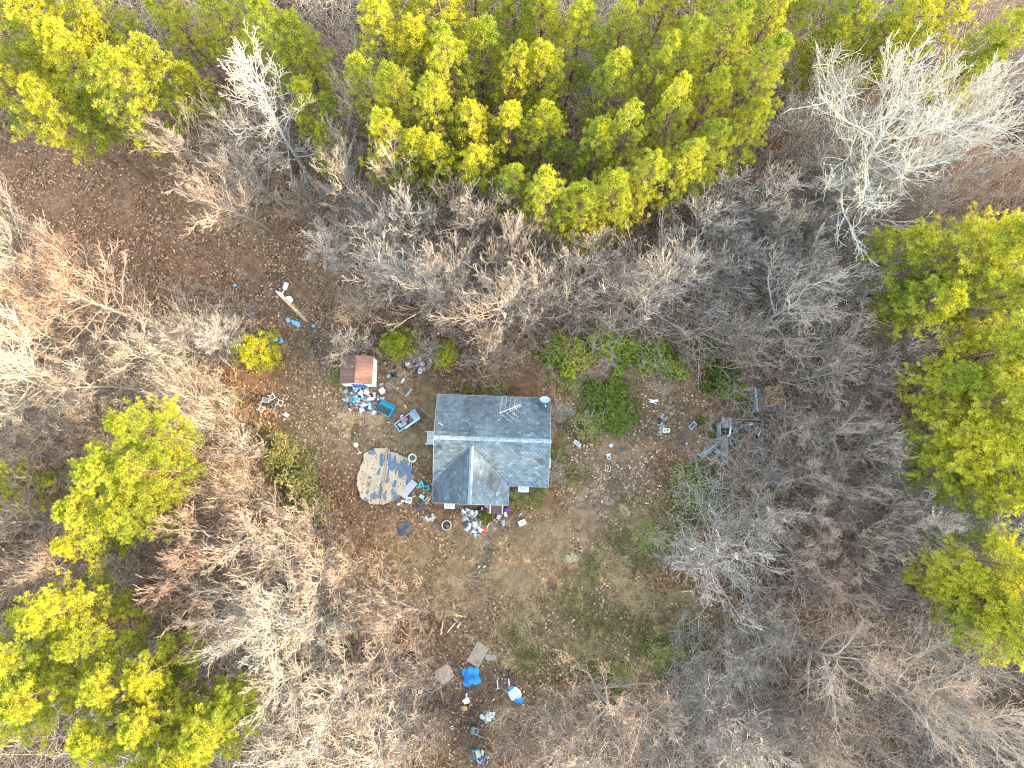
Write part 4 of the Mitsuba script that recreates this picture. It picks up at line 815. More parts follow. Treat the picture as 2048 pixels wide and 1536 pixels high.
def pine(seed, H, R, base, whorls, per, tufts, tr=.17, nl=.24, needles=30):
    r = np.random.default_rng(seed); big = []; tz = np.linspace(-.3, H, 8)
    tp = np.stack([np.cumsum(r.normal(0, .07, 8)) * (tz > 1), np.cumsum(r.normal(0, .07, 8)) * (tz > 1), tz], 1); big.append(tube(tp, tr * (1 - np.linspace(0, 1, 8)) ** .7 + .02, 7))
    cen, dirs = [], []
    def trunk_at(z): return np.array([np.interp(z, tz, tp[:, 0]), np.interp(z, tz, tp[:, 1]), z])
    for w in range(whorls):
        t = (w + r.random() * .6) / whorls; z = H * (base + (1 - base) * t * .97); prof = (1 - t) ** .65 * (0.45 + .55 * min(1, t / .25))
        for q in range(per):
            if r.random() < .12: continue
            az = q * 2 * np.pi / per + w * 1.1 + r.normal(0, .3); L = R * prof * r.uniform(.7, 1.2) + .25; el = math.radians(r.uniform(0, 25) + 35 * t)
            d = np.array([math.cos(az) * math.cos(el), math.sin(az) * math.cos(el), math.sin(el)]); p0 = trunk_at(z)
            pts = np.array([p0, p0 + d * L * .5, p0 + d * L + [0, 0, .12 * L]]); big.append(tube(pts, np.array([.035, .026, .012]), 4))
            for k in range(tufts):
                u = .38 + .62 * (k + r.random()) / tufts; b = p0 + d * L * u + [0, 0, .12 * L * u * u]; lat = r.normal(0, 1, 3); lat -= d * (lat @ d); lat /= np.linalg.norm(lat)
                off = lat * r.uniform(.1, .42) * (1.15 - .5 * u) * min(1.3, L) + [0, 0, .08]; e = b + off
                if np.linalg.norm(off) > .25: big.append(tube(np.array([b - d * .1, e]), np.array([.012, .007]), 3))
                dd = off / np.linalg.norm(off) * .7 + d * .8 + [0, 0, .45]; cen.append(e); dirs.append(dd / np.linalg.norm(dd))
    for k in range(5): cen.append(trunk_at(H) + [0, 0, -.12 * k] + r.normal(0, .1, 3)); dirs.append(np.array([0, 0, 1.]))
    cen, dirs = np.array(cen), np.array(dirs); m = len(cen); size = r.uniform(.75, 1.25, m)
    nd = r.normal(size=(m, needles, 3)); nd /= np.linalg.norm(nd, axis=2, keepdims=True); nd = nd + dirs[:, None] * .75; nd /= np.linalg.norm(nd, axis=2, keepdims=True)
    Ln = nl * size[:, None] * r.uniform(.7, 1.15, (m, needles)); wd = np.cross(nd, r.normal(size=(m, needles, 3))); wd /= np.linalg.norm(wd, axis=2, keepdims=True); c0 = cen[:, None] + nd * .015
    tip = c0 + nd * Ln[..., None]; mid = c0 + nd * Ln[..., None] * .55; hw = .017 * size[:, None, None]
    V = np.stack([c0, mid + wd * hw, tip, mid - wd * hw], 2).reshape(-1, 3); idx = np.arange(m * needles)[:, None] * 4; F = np.hstack([np.hstack([idx, idx + 1, idx + 2]), np.hstack([idx, idx + 2, idx + 3])]).reshape(-1, 3)
    V_, F_, n = [], [], 0
    for v, f in big: V_.append(v); F_.append(f + n); n += len(v)
    return (np.vstack(V_), np.vstack(F_)), (V, F)
def pines(name, count, **kw):
    KINDS[name] = []
    for k in range(count):
        big, fine = pine(900 + 50 * len(KINDS) + k, **kw); g = f'tree_model_{name}_{k}'
        scene[g] = {'type': 'shapegroup', 'trunk': mikit.ply(big, 'mat_bark_pine', smooth=True), 'crown': mikit.ply(fine, 'mat_needle')}
        KINDS[name].append((g, *measure(fine[0])))
pines('pine', 5, H=18, R=2.6, base=.40, whorls=13, per=5, tufts=9)
pines('bigpine', 3, H=19, R=3.8, base=.46, whorls=12, per=6, tufts=16, tr=.22)
pines('youngpine', 2, H=4.5, R=1.5, base=.08, whorls=8, per=5, tufts=7, tr=.06, nl=.2)

PLACED = []
def tree(kind, px, py, h, R, label, group=None, name=None, stretch=1.0):
    models = KINDS[kind]; i = len(PLACED); g, Hm, Rm = models[(i * 7 + int(px)) % len(models)]
    cz = h * (.74 if 'pine' in kind else .66); x, y, _ = at(px, py, cz)
    key = mark(numbered(name or ('pine_tree' if kind in ('pine', 'bigpine') else 'young_pine' if kind == 'youngpine' else 'bare_tree')), label, 'tree', group)
    rr = random.Random(i * 13 + 5); s = R / Rm
    scene[key] = {'type': 'instance', 'shapegroup': {'type': 'ref', 'id': g}, 'to_world': tw(x, y, ground_z(x, y), rr.uniform(0, 360), (s * rr.uniform(.92, 1.08), s * rr.uniform(.92, 1.08), h / Hm), (rr.uniform(0, 3.5), rr.uniform(-1, 1), rr.uniform(-1, 1)))}
    PLACED.append((x, y, R, kind)); return key
ORD = ['leftmost', 'second', 'third', 'fourth', 'fifth', 'sixth', 'seventh', 'eighth', 'ninth', 'tenth', 'eleventh', 'twelfth', 'thirteenth', 'fourteenth']
def cluster(kind, where, look, rows, group):
    """Trees of one stand, each named by its place from the left."""
    rows = sorted(rows, key=lambda q: q[0])
    for k, (px, py, h, R, *kd) in enumerate(rows):
        o = 'rightmost' if k == len(rows) - 1 and k else ORD[k] + ('' if k == 0 else ' from left')
        tree(kd[0] if kd else kind, px, py, h, R, f'{look}, {o} {where}', group)
def row(pts, h, R): return [(x, y, h * (1 + .08 * math.sin(x * 7.1)), R * (1 + .12 * math.sin(x * 3.3))) for x, y in pts]
cluster('pine', 'in front row of pine stand', 'tall yellow green pine', row([(770, 285), (830, 318), (890, 340), (960, 355), (1030, 372), (1095, 385), (1160, 430), (1215, 395), (1285, 365), (1350, 325), (1430, 300), (1490, 265)], 17, 1.8), 'pines of the stand above the house')
cluster('pine', 'in second row of pine stand', 'tall yellow green pine', row([(738, 180), (800, 205), (870, 240), (945, 255), (1020, 268), (1090, 285), (1190, 300), (1262, 262), (1340, 232), (1420, 195), (1510, 165)], 18, 1.8), 'pines of the stand above the house')
cluster('pine', 'in third row of pine stand', 'tall yellow green pine', row([(755, 75), (830, 105), (895, 140), (960, 120), (1035, 165), (1105, 165), (1215, 180), (1285, 145), (1370, 115), (1455, 90), (1540, 60)], 18, 1.8), 'pines of the stand above the house')
cluster('pine', 'in top row of pine stand', 'pine cut by upper edge', row([(800, 8), (880, 28), (950, -15), (1030, 30), (1090, 50), (1160, 70), (1245, 55), (1320, 30), (1410, 5), (1490, -5), (1575, 20)], 18, 1.9), 'pines of the stand above the house')
cluster('bigpine', 'at the upper left corner', 'bright yellow pine', [(95, 60, 19, 2.6), (150, 130, 18, 2.4), (40, 175, 17, 2.4), (125, 215, 16, 2.2), (262, 205, 18, 2.7), (20, 60, 18, 2.4), (205, 40, 18, 2.0), (185, 250, 13, 1.6)], 'pines at the upper left')
cluster('pine', 'right of upper left corner group', 'thin green pine', [(230, 85, 15, 1.5), (370, 35, 15, 2.0), (345, 140, 17, 1.4), (430, 30, 15, 2.0), (545, 70, 18, 2.2), (610, 110, 16, 1.9), (645, 210, 15, 1.8), (650, 295, 13, 1.3), (390, 170, 13, 1.3)], 'pines between the upper left corner and the stand')
cluster('pine', 'behind the huge white tree', 'dull yellow green pine', [(1640, 90, 15, 1.6), (1700, 50, 17, 2.2), (1760, 90, 15, 1.8), (1830, 30, 18, 2.2), (1890, 15, 18, 2.0), (1975, 100, 19, 1.9), (1935, 155, 16, 1.4)], 'pines at the upper right')
cluster('bigpine', 'in upper group at right edge', 'broad green pine', [(1800, 500, 15, 2.0), (1860, 585, 15, 2.4), (1940, 495, 18, 2.9), (2025, 520, 19, 2.6), (1990, 590, 16, 2.2), (1800, 600, 12, 1.4)], 'pines at the right edge')
cluster('bigpine', 'in middle group at right edge', 'broad olive green pine', [(1960, 700, 17, 2.4), (2030, 700, 18, 2.4), (1915, 775, 15, 2.2), (1985, 800, 18, 2.6), (2045, 830, 19, 2.4), (1900, 865, 15, 2.3), (1965, 900, 17, 2.5), (1895, 945, 14, 2.0), (2030, 930, 18, 2.4), (1980, 975, 16, 1.8)], 'pines at the right edge')
cluster('bigpine', 'in lowest group at right edge', 'dark green pine', [(1910, 1150, 15, 2.0), (1990, 1130, 17, 2.2), (1935, 1215, 15, 1.9), (2010, 1215, 18, 2.4), (2035, 1285, 18, 2.2)], 'pines at the lower right')
cluster('bigpine', 'in clump left of yard', 'brilliant yellow pine', [(292, 872, 18, 2.2), (245, 945, 19, 2.3), (312, 950, 18, 2.0), (215, 1020, 18, 2.2), (278, 1025, 17, 2.0), (185, 1075, 16, 1.5)], 'bright pines left of the yard')
tree('pine', 2, 990, 16, 1.7, 'small pine crown cut by the left edge below the middle', None)
cluster('bigpine', 'at the lower left corner', 'sparse yellow pine', [(125, 1225, 18, 2.3), (175, 1265, 17, 2.0), (50, 1300, 19, 2.6), (100, 1370, 18, 2.4), (20, 1420, 18, 2.4), (255, 1360, 17, 2.2), (310, 1330, 16, 1.8), (235, 1450, 17, 2.4), (320, 1430, 17, 2.2), (430, 1440, 17, 2.1), (380, 1500, 17, 2.2), (470, 1410, 15, 1.4), (290, 1520, 18, 2.2)], 'pines at the lower left')
# leafless trees
cluster('rust', 'between bare field and upper pines', 'bare pinkish tree', [(395, 310, 15, 3.0), (450, 280, 14, 2.8, 'tall'), (455, 370, 15, 3.0), (500, 330, 13, 2.4, 'tall')], 'bare trees above the field')
tree('thin', 545, 235, 20, 2.9, 'slender chalk white bare tree rising from the row above the field', None)
tree('thin', 655, 490, 12, 2.0, 'small whitish bare tree leaning over the end of the field')
tree('bushy', 610, 410, 11, 2.2, 'grey bare tree behind the small whitish leaning tree')
tree('bushy', 722, 610, 8, 2.4, 'low bare tree standing above the red roofed shed')
tree('low', 700, 690, 5.5, 2.0, 'small bare tree whose branches hang over the red shed roof')
tree('low', 845, 690, 5.5, 1.7, 'small dark bare tree between the young evergreens')
cluster('tall', 'in upper bare row below pines', 'grey bare tree', [(700, 240, 16, 2.2), (715, 390, 16, 2.4), (770, 380, 17, 2.4), (690, 330, 14, 2.0), (830, 440, 16, 2.6, 'fan'), (895, 415, 15, 2.2), (945, 430, 17, 2.7, 'fan'), (1010, 440, 15, 2.4), (1075, 455, 14, 2.2), (755, 460, 14, 2.3, 'fan')], 'bare trees between house and pine stand')
cluster('fan', 'in lower bare row above house', 'silvery fan shaped bare tree', [(785, 540, 14, 2.8), (845, 555, 16, 3.1), (920, 535, 15, 2.7), (985, 590, 16, 3.4), (1060, 570, 15, 2.7), (1140, 570, 14, 2.9), (1185, 520, 14, 2.6), (1240, 560, 14, 3.0), (1305, 580, 15, 3.2), (1360, 520, 14, 2.6), (1000, 510, 16, 2.6)], 'bare trees between house and pine stand')
tree('bushy', 985, 690, 8, 2.4, 'low bare tree closest to the rear of the house')
cluster('tall', 'in thicket right of pine stand', 'bare twiggy tree', [(1410, 430, 12, 2.6), (1470, 400, 12, 2.4), (1530, 380, 13, 2.5), (1480, 490, 10, 2.4, 'bushy'), (1560, 450, 11, 2.4, 'bushy'), (1590, 350, 12, 2.2), (1430, 540, 10, 2.4, 'bushy')], 'bare trees right of the pine stand')
tree('white', 1785, 285, 22, 5.8, 'huge white limbed bare tree in sunlight at the upper right')
tree('white', 1930, 270, 20, 4.0, 'white bare tree right of the huge white tree')
tree('white', 1645, 215, 16, 3.0, 'smaller white bare tree left of the huge white tree')
tree('white', 1700, 370, 13, 3.0, 'low white bare tree below the huge white tree')
cluster('bushy', 'around foot of huge white tree', 'tan bare tree', [(1620, 290, 12, 2.4), (1740, 330, 12, 2.6), (1820, 400, 12, 2.8), (1700, 470, 10, 2.6), (1630, 440, 10, 2.5), (1940, 390, 12, 2.6)], 'bare trees at the upper right')
cluster('tall', 'along upper right corner edges', 'grey bare tree', [(1990, 40, 17, 2.6), (2035, 150, 16, 2.4), (2040, 330, 14, 2.2), (1600, 30, 15, 2.0)], 'bare trees at the upper right corner')
tree('oak', 1590, 610, 13, 4.4, 'broad grey bare tree above the two right hand sheds')
tree('bushy', 1500, 665, 9, 2.6, 'silver bare tree at the left edge of the broad grey tree')
cluster('bushy', 'between broad grey tree and right pines', 'grey brown bare tree', [(1640, 540, 12, 3.0), (1725, 560, 11, 2.4), (1680, 660, 10, 2.4, 'rust'), (1650, 740, 9, 2.8, 'rust'), (1815, 710, 12, 2.8), (1750, 760, 10, 2.6)], 'bare trees left of the right edge pines')
cluster('oak', 'right of collapsed shed', 'grey wide branching bare tree', [(1620, 860, 9, 2.6), (1610, 965, 10, 2.8), (1700, 870, 11, 3.0), (1710, 960, 11, 3.0), (1620, 1040, 11, 3.2), (1770, 890, 11, 2.8, 'bushy'), (1545, 945, 5, 1.6, 'low')], 'bare trees right of the collapsed shed')
tree('bushy', 1445, 1130, 11, 3.8, 'lone bare tree with branches radiating like a star, right of the yard')
cluster('bushy', 'in thicket below the sheds', 'brown bare tree', [(1530, 1060, 11, 2.6), (1600, 1120, 10, 2.6, 'rust'), (1650, 1180, 10, 2.6, 'rust'), (1720, 1090, 11, 2.8), (1790, 1060, 11, 2.6), (1860, 1040, 13, 2.8, 'tall'), (1960, 1040, 15, 3.0, 'tall'), (1760, 1170, 9, 2.4)], 'bare trees in the right hand thicket')
tree('oak', 1700, 1345, 15, 4.6, 'huge grey oak with crooked limbs at the lower right')
tree('oak', 1850, 1400, 16, 4.8, 'huge crooked oak right of the other huge oak at the lower right')
tree('oak', 1960, 1440, 17, 4.4, 'crooked oak nearest the lower right corner')
cluster('bushy', 'left of huge oaks at bottom', 'grey bare tree', [(1480, 1330, 9, 2.4), (1400, 1380, 8, 2.2), (1440, 1460, 11, 2.8), (1500, 1510, 12, 2.8), (1580, 1440, 10, 2.6), (1640, 1500, 12, 2.6), (1560, 1260, 8, 2.4)], 'bare trees at the bottom right')
cluster('oak', 'at bottom below green patch', 'silvery forked bare tree', [(1110, 1445, 10, 3.2, 'bushy'), (1165, 1495, 12, 3.3, 'fan'), (1215, 1435, 13, 3.9), (1305, 1460, 12, 3.2), (1050, 1510, 9, 2.4, 'bushy')], 'bare trees at the bottom middle')
cluster('rust', 'in thicket below left of yard', 'bare tree with pinkish twigs', [(420, 1080, 14, 3.0), (490, 1110, 14, 3.2), (450, 1190, 15, 3.2), (560, 1080, 12, 2.8, 'bushy'), (610, 1150, 13, 3.0), (530, 1230, 15, 3.2), (690, 1140, 9, 2.6, 'bushy'), (740, 1200, 10, 2.8, 'bushy'), (370, 1170, 14, 2.8), (600, 1060, 9, 2.4, 'bushy')], 'bare trees below left of the yard')
tree('white', 505, 1265, 17, 3.6, 'brightest white bare tree in the lower left thicket')
tree('white', 640, 1255, 14, 2.6, 'white stemmed bare tree right of the brightest white tree')
cluster('tall', 'in bottom thicket left of tarps', 'long limbed bare tree', [(730, 1290, 11, 3.4, 'oak'), (800, 1240, 9, 2.8, 'bushy'), (660, 1360, 15, 3.0), (590, 1390, 16, 2.8), (740, 1400, 12, 3.0, 'rust'), (560, 1480, 16, 2.8), (650, 1490, 15, 2.8), (740, 1490, 13, 2.8), (830, 1470, 9, 2.4, 'bushy'), (820, 1340, 8, 2.4, 'bushy')], 'bare trees at the bottom left of the tarps')
tree('white', 15, 470, 16, 3.6, 'dazzling white bare tree cut by the left edge beside the field', None)
tree('rust', 210, 615, 13, 4.2, 'wide pinkish bare tree below the field at the left')
cluster('rust', 'at left below bare field', 'bare tree with rusty twig ends', [(70, 600, 14, 3.2), (130, 540, 12, 2.6), (60, 690, 14, 3.2), (255, 700, 11, 3.0), (340, 690, 9, 2.8, 'bushy'), (180, 760, 13, 3.2, 'tall'), (15, 640, 15, 3.0, 'tall')], 'bare trees at the left')
tree('white', 25, 760, 19, 3.6, 'pale bare tree with thick white trunk at the left edge')
tree('thin', 445, 665, 8, 1.9, 'slanting pale bare tree beside the olive young pine')
cluster('tall', 'left of bright pine clump', 'long grey bare tree', [(40, 870, 15, 3.0), (110, 870, 13, 2.8), (80, 950, 14, 2.8), (30, 930, 15, 2.6), (40, 1060, 17, 2.8), (95, 1130, 15, 2.6), (30, 1170, 17, 2.6), (170, 850, 11, 2.6, 'bushy'), (90, 790, 13, 2.6)], 'bare trees left of the bright pines')
cluster('bushy', 'right of bright pine clump', 'tan bare tree', [(420, 950, 11, 2.8), (400, 860, 10, 2.4), (470, 1000, 10, 2.6), (360, 780, 10, 2.6), (480, 900, 7, 2.0, 'low')], 'bare trees right of the bright pines')
tree('low', 1118, 830, 4.2, 1.5, 'small tangled bare shrub tree at the rear right corner of the house', None)
tree('low', 1112, 945, 3.6, 1.3, 'small bare shrub tree at the front right corner of the house', None)
tree('youngpine', 500, 695, 5.0, 1.8, 'short olive green pine beside the slanting pale tree')
tree('youngpine', 795, 682, 4.0, 1.5, 'young bright green evergreen above the wheelbarrow')
tree('youngpine', 886, 706, 3.0, 1.1, 'smaller young evergreen right of the one above the wheelbarrow')

# leafy shrubs
def leaf_shrub(seed, R, H, count, size):
    r = np.random.default_rng(seed); nc = 15; cc_ = r.normal(size=(nc, 3)); cc_ /= np.linalg.norm(cc_, axis=1, keepdims=True); cc_ *= (r.uniform(.15, .85, nc))[:, None]; cc_[:, 2] = abs(cc_[:, 2]) * .9 + .12; cr = r.uniform(.2, .4, nc); w = r.integers(0, nc, count)
    d = r.normal(size=(count, 3)); d /= np.linalg.norm(d, axis=1, keepdims=True); q = r.random(count) ** .4
    c = (cc_[w] + d * (q * cr[w])[:, None] * (.7 + .6 * r.random(count))[:, None]) * [R, R, H] + [0, 0, .05]; c[:, 2] = abs(c[:, 2]); a = r.normal(size=(count, 3)); a[:, 2] *= .5; a /= np.linalg.norm(a, axis=1, keepdims=True); b = np.cross(a, r.normal(size=(count, 3))); b /= np.linalg.norm(b, axis=1, keepdims=True)
    s = size * r.uniform(.6, 1.3, (count, 1)); V = np.stack([c - a * s, c + b * s * .45, c + a * s, c - b * s * .45], 1).reshape(-1, 3); return V, np.arange(count * 4).reshape(-1, 4)
def stems(seed, R, H, n):
    r = np.random.default_rng(seed); L = []
    for k in range(n): a = r.uniform(0, 6.3); e = np.array([math.cos(a) * R * .6, math.sin(a) * R * .6, H * .75]); L.append(tube(np.array([[0, 0, -.1], e * .5 + r.normal(0, .08, 3), e]), np.array([.035, .022, .01]), 4))
    V, F, n0 = [], [], 0
    for v, f in L: V.append(v); F.append(f + n0); n0 += len(v)
    return np.vstack(V), np.vstack(F)
for nm, mat, cnt, size in (('green', 'mat_leaf_green', 3200, .09), ('yellow', 'mat_needle', 3600, .09), ('olive', 'mat_leaf_haze', 1500, .06)):
    KINDS['shrub_' + nm] = []
    for k in range(2):
        f = leaf_shrub(40 + k + cnt, 1.0, 1.3, cnt, size); scene[f'shrub_model_{nm}_{k}'] = {'type': 'shapegroup', 'stem': mikit.ply(stems(50 + k, 1., 1.3, 7), 'mat_twig_grey'), 'foliage': mikit.ply(f, mat)}; KINDS['shrub_' + nm].append(f'shrub_model_{nm}_{k}')
def shrub(kind, px, py, R, hh, label, group=None):
    key = mark(numbered('shrub'), label, 'shrub', group); x, y, _ = at(px, py, hh * .6); m = KINDS['shrub_' + kind]; k = len(PLACED); PLACED.append((x, y, R, 'shrub'))
    scene[key] = {'type': 'instance', 'shapegroup': {'type': 'ref', 'id': m[k % 2]}, 'to_world': tw(x, y, ground_z(x, y), (k * 77) % 360, (R * 1.25, R * 1.15, hh / 1.3))}
for a in (('yellow', 1122, 695, 2.0, 2.2, 'leftmost yellow green shrub in the row behind the house'), ('yellow', 1160, 705, 1.3, 2.0, 'smaller shrub second from left in the row behind the house'), ('yellow', 1215, 688, 1.9, 2.2, 'third yellow green shrub in the row behind the house'), ('yellow', 1262, 708, 1.7, 1.9, 'fourth yellow green shrub in the row behind the house'), ('yellow', 1312, 704, 1.7, 2.1, 'fifth yellow green shrub in the row behind the house'), ('yellow', 1352, 722, 1.5, 2.0, 'last shrub at the right end of the row behind the house'),
          ('green', 1411, 700, 1.0, 1.8, 'round green shrub standing alone right of the shrub row'), ('green', 1450, 757, 1.6, 2.2, 'green shrub left of the small dark roofed shed'), ('yellow', 1475, 775, 1.0, 2.0, 'yellow tinged shrub touching the small dark roofed shed'), ('green', 1494, 808, .6, 1.2, 'small green shrub in front of the grey blue doors'), ('green', 1215, 800, 2.0, 1.0, 'broad low bright green shrub right of the house'), ('green', 1245, 830, 1.5, .8, 'low green shrub below the broad bright one'), ('olive', 1185, 845, 1.6, .8, 'dull low shrub between house and bright green shrub'),
          ('olive', 1140, 760, 1.5, 1.4, 'dull olive shrub behind the right end of the house'), ('olive', 985, 782, 1.3, 1.0, 'yellowish grassy shrub at the rear wall of the house'), ('olive', 935, 778, .6, .8, 'small green tuft shrub at the rear wall of the house'), ('olive', 560, 905, 1.8, 1.6, 'upper hazy olive shrub left of the tan sheet'), ('olive', 595, 960, 2.0, 1.7, 'middle hazy olive shrub left of the tan sheet'), ('olive', 615, 1020, 1.7, 1.4, 'lower hazy olive shrub left of the tan sheet'), ('olive', 1380, 960, 2.0, 1.8, 'upper olive shrub left below the collapsed shed'), ('olive', 1415, 1010, 2.0, 1.6, 'lower olive shrub left below the collapsed shed'),
          ('olive', 675, 755, .9, 1.0, 'green shrub touching the left wall of the red roofed shed'), ('olive', 460, 795, .9, .8, 'faint green shrub left of the chair pile'), ('green', 1400, 843, .35, .4, 'tiny green plant above the shallow tray'), ('green', 1424, 862, .45, .5, 'tiny green plant left of the collapsed shed wall'), ('green', 971, 1033, .65, .5, 'green weed clump in the white and navy pile'), ('olive', 1040, 995, 1.0, .8, 'olive weeds under the front eave right of the gable'), ('olive', 1075, 1000, .9, .7, 'olive weeds right of the ones under the front eave'), ('olive', 1115, 905, .8, .7, 'green weeds along the right wall of the house'), ('olive', 545, 720, .9, 1.2, 'small olive pine shrub right of the short olive pine'), ('olive', 1310, 1075, 1.6, .7, 'muted green low shrub left of the star shaped tree'), ('olive', 1330, 1310, 1.6, .6, 'low muted green shrub in the lower right clearing'), ('olive', 1240, 1345, 1.3, .5, 'low muted green shrub above the silver green trees')): shrub(*a)
mb = MB()
for k in range(46):
    a = rg.uniform(-.3, math.pi + .3); L = rg.uniform(.6, 1.05); d = np.array([math.cos(a) * .75, math.sin(a) * .75 + .25, rg.uniform(.5, 1.0)]); p = np.array([0, 0, 0.]) + rg.normal(0, .05, 3) * [1, 1, 0]; v, f = tube(np.array([p, p + d * L * .6, p + d * L + [0, 0, -.15]]), np.array([.02, .018, .006]), 3); mb.raw(v, f, np.array([.44, .36, .22]) * rg.uniform(.8, 1.2))
put('grass_tuft', 'pale spiky tuft of dry grass below right of the house', 'grass tuft', mb, 1141, 1124)

# ------------------------------------------------------------------ cover: leaves, grass, brush, woods beyond the frame
def inside_house(x, y, m=.0):
    u, v = (x - hc[0]) * ca + (y - hc[1]) * sa, -(x - hc[0]) * sa + (y - hc[1]) * ca
    return (-HW + ov - m < u < HW - ov + m) and ((-HD + ov - m < v < HD - ov + m) or (u < gx1 - ov + m and gyS + ov - m < v < 0))
def litter_patch(seed, S, count):
    r = np.random.default_rng(seed); c = np.stack([r.uniform(-S, S, count), r.uniform(-S, S, count), r.uniform(-.02, .05, count)], 1); t = r.uniform(0, 6.283, count); s = r.uniform(.045, .11, count)
    a = np.stack([np.cos(t), np.sin(t), r.normal(0, .35, count)], 1) * s[:, None]; b = np.stack([-np.sin(t), np.cos(t), r.normal(0, .5, count)], 1) * (s * r.uniform(.45, .9, count))[:, None]
    return np.stack([c - a, c - b, c + a, c + b], 1).reshape(-1, 3), np.arange(count * 4).reshape(-1, 4)
def straw_patch(seed, S, count, L=.45, tall=.35):
    r = np.random.default_rng(seed); nt = max(1, count // 14); tc = r.uniform(-S, S, (nt, 2)); k = r.integers(0, nt, count); c = np.concatenate([tc[k] + r.normal(0, .09, (count, 2)), np.zeros((count, 1))], 1)
    t = r.uniform(0, 6.283, count); l = L * r.uniform(.5, 1.3, count); d = np.stack([np.cos(t), np.sin(t), r.uniform(.05, tall * 2, count)], 1); d /= np.linalg.norm(d, axis=1, keepdims=True); w = np.stack([-np.sin(t), np.cos(t), 0 * t], 1) * r.uniform(.012, .026, count)[:, None]
    m = c + d * (l * .55)[:, None]; e = c + d * l[:, None] - [0, 0, .06]; return np.stack([c - w, c + w, m + w * .8, m - w * .8, e], 1).reshape(-1, 3), (np.arange(count)[:, None, None] * 5 + np.array([[0, 1, 2], [0, 2, 3], [3, 2, 4]])).reshape(-1, 3)
def brush_patch(seed, S, n, hmin, hmax, rad=.0125):
    r = np.random.default_rng(seed); parts = []
    for k in range(n):
        p = np.array([r.uniform(-S, S), r.uniform(-S, S), -.1]); h = r.uniform(hmin, hmax); d = np.array([r.normal(0, .28), r.normal(0, .28), 1]); q = p + d * h * .5 + r.normal(0, .05, 3); e = q + (d + r.normal(0, .25, 3)) * h * .5; parts.append(tube(np.array([p, q, e]), np.array([rad * 1.7, rad * 1.3, rad * .6]), 3))
        for j in range(9):
            u = r.uniform(.25, 1); b = (p * (1 - 2 * u) + q * 2 * u) if u < .5 else (q * (2 - 2 * u) + e * (2 * u - 1)); a = r.uniform(0, 6.28); l = h * r.uniform(.15, .42); dd = np.array([math.cos(a), math.sin(a), r.uniform(.1, .9)]); m = b + dd * l * .5; f = m + (dd + r.normal(0, .35, 3)) * l * .5
            parts.append(tube(np.array([b, m, f]), np.array([rad, rad * .8, rad * .5]), 3))
            if j % 2: g2 = r.normal(0, .6, 3) + dd; parts.append(tube(np.array([m, m + g2 * l * .35]), np.array([rad * .7, rad * .4]), 3))
    n0, V, F = 0, [], []
    for v, f in parts: V.append(v); F.append(f + n0); n0 += len(v)
    return np.vstack(V), np.vstack(F)
def cover(name, label, models, spots):
    mark(name, label, kind='stuff')
    for k, (x, y, s) in enumerate(spots):
        rr = random.Random(k * 31 + len(name)); scene[f'{name}__{k + 1:03d}'] = {'type': 'instance', 'shapegroup': {'type': 'ref', 'id': models[rr.randrange(len(models))]}, 'to_world': tw(x, y, ground_z(x, y), rr.uniform(0, 360), (s, s, s))}
def model(name, fn, mat, k):
    out = []
    for i in range(k): g = f'{name}_model_{i}'; scene[g] = {'type': 'shapegroup', 'all': mikit.ply(fn(i), mat)}; out.append(g)
    return out
def project(x, y, z=0.):
    d = np.array([x, y, z - HC]); w = d @ FWD; return 1024 + FOC * (d @ RIGHT) / w, 768 - FOC * (d @ UP) / w
def near(px, py, pts): return any(((px - a) / rx) ** 2 + ((py - b) / ry) ** 2 < 1 for a, b, rx, ry in pts)
CLEAR = [(170, 380, 460, 130), (420, 500, 300, 110), (600, 640, 140, 110), (760, 880, 290, 190), (960, 900, 330, 190), (1150, 930, 260, 220), (1330, 850, 150, 110), (1000, 1150, 260, 180), (1150, 1250, 240, 140), (960, 1390, 110, 150), (1350, 1200, 120, 70)]
gridpts = [(x + random.uniform(-1.2, 1.2), y + random.uniform(-1.2, 1.2)) for x in np.arange(-54, 56, 3.1) for y in np.arange(-30, 54, 3.1)]
GRASSY = [(1050, 1130, 230, 170), (720, 850, 120, 50), (1000, 1260, 180, 130), (900, 1090, 170, 60), (1200, 1000, 150, 120), (1000, 760, 240, 40), (820, 790, 90, 70), (1250, 1250, 240, 160), (1300, 1060, 130, 100)]
lit, gra, bru, low = [], [], [], []
for x, y in gridpts:
    px, py = project(x, y)
    if not (-150 < px < 2200 and -150 < py < 1700): continue
    if not inside_house(x, y, 1.4): lit.append((x, y, 1.0))
    if near(px, py, GRASSY) and not inside_house(x, y, 1.6):
        for _ in range(7):
            q = (x + random.uniform(-1.5, 1.5), y + random.uniform(-1.5, 1.5), random.uniform(.6, 1.1))
            if meshkit.fbm(np.array([[q[0] * .45, q[1] * .45, 3.]]), 3, 19)[0] > .53: gra.append(q)
    if not near(px, py, CLEAR):
        for _ in range(2 if random.random() < .6 else 1): bru.append((x + random.uniform(-1.6, 1.6), y + random.uniform(-1.6, 1.6), random.uniform(.8, 1.3)))
    elif not inside_house(x, y, 2.4) and not near(px, py, [(150, 370, 480, 120), (420, 490, 280, 90), (770, 950, 90, 90), (735, 780, 90, 80)]): low.append((x, y, random.uniform(.6, 1.1)))
cover('leaf_litter', 'brown fallen leaves covering the forest floor and yard', model('litter', lambda i: litter_patch(i, 2.0, 1500), 'mat_litter', 3), lit)
gra = [q for q in gra if not inside_house(q[0], q[1], 1.5)]
cover('dry_grass', 'dead tan and green grass in the yard around the house', model('straw', lambda i: straw_patch(10 + i, .8, 150), 'mat_straw', 3), gra)
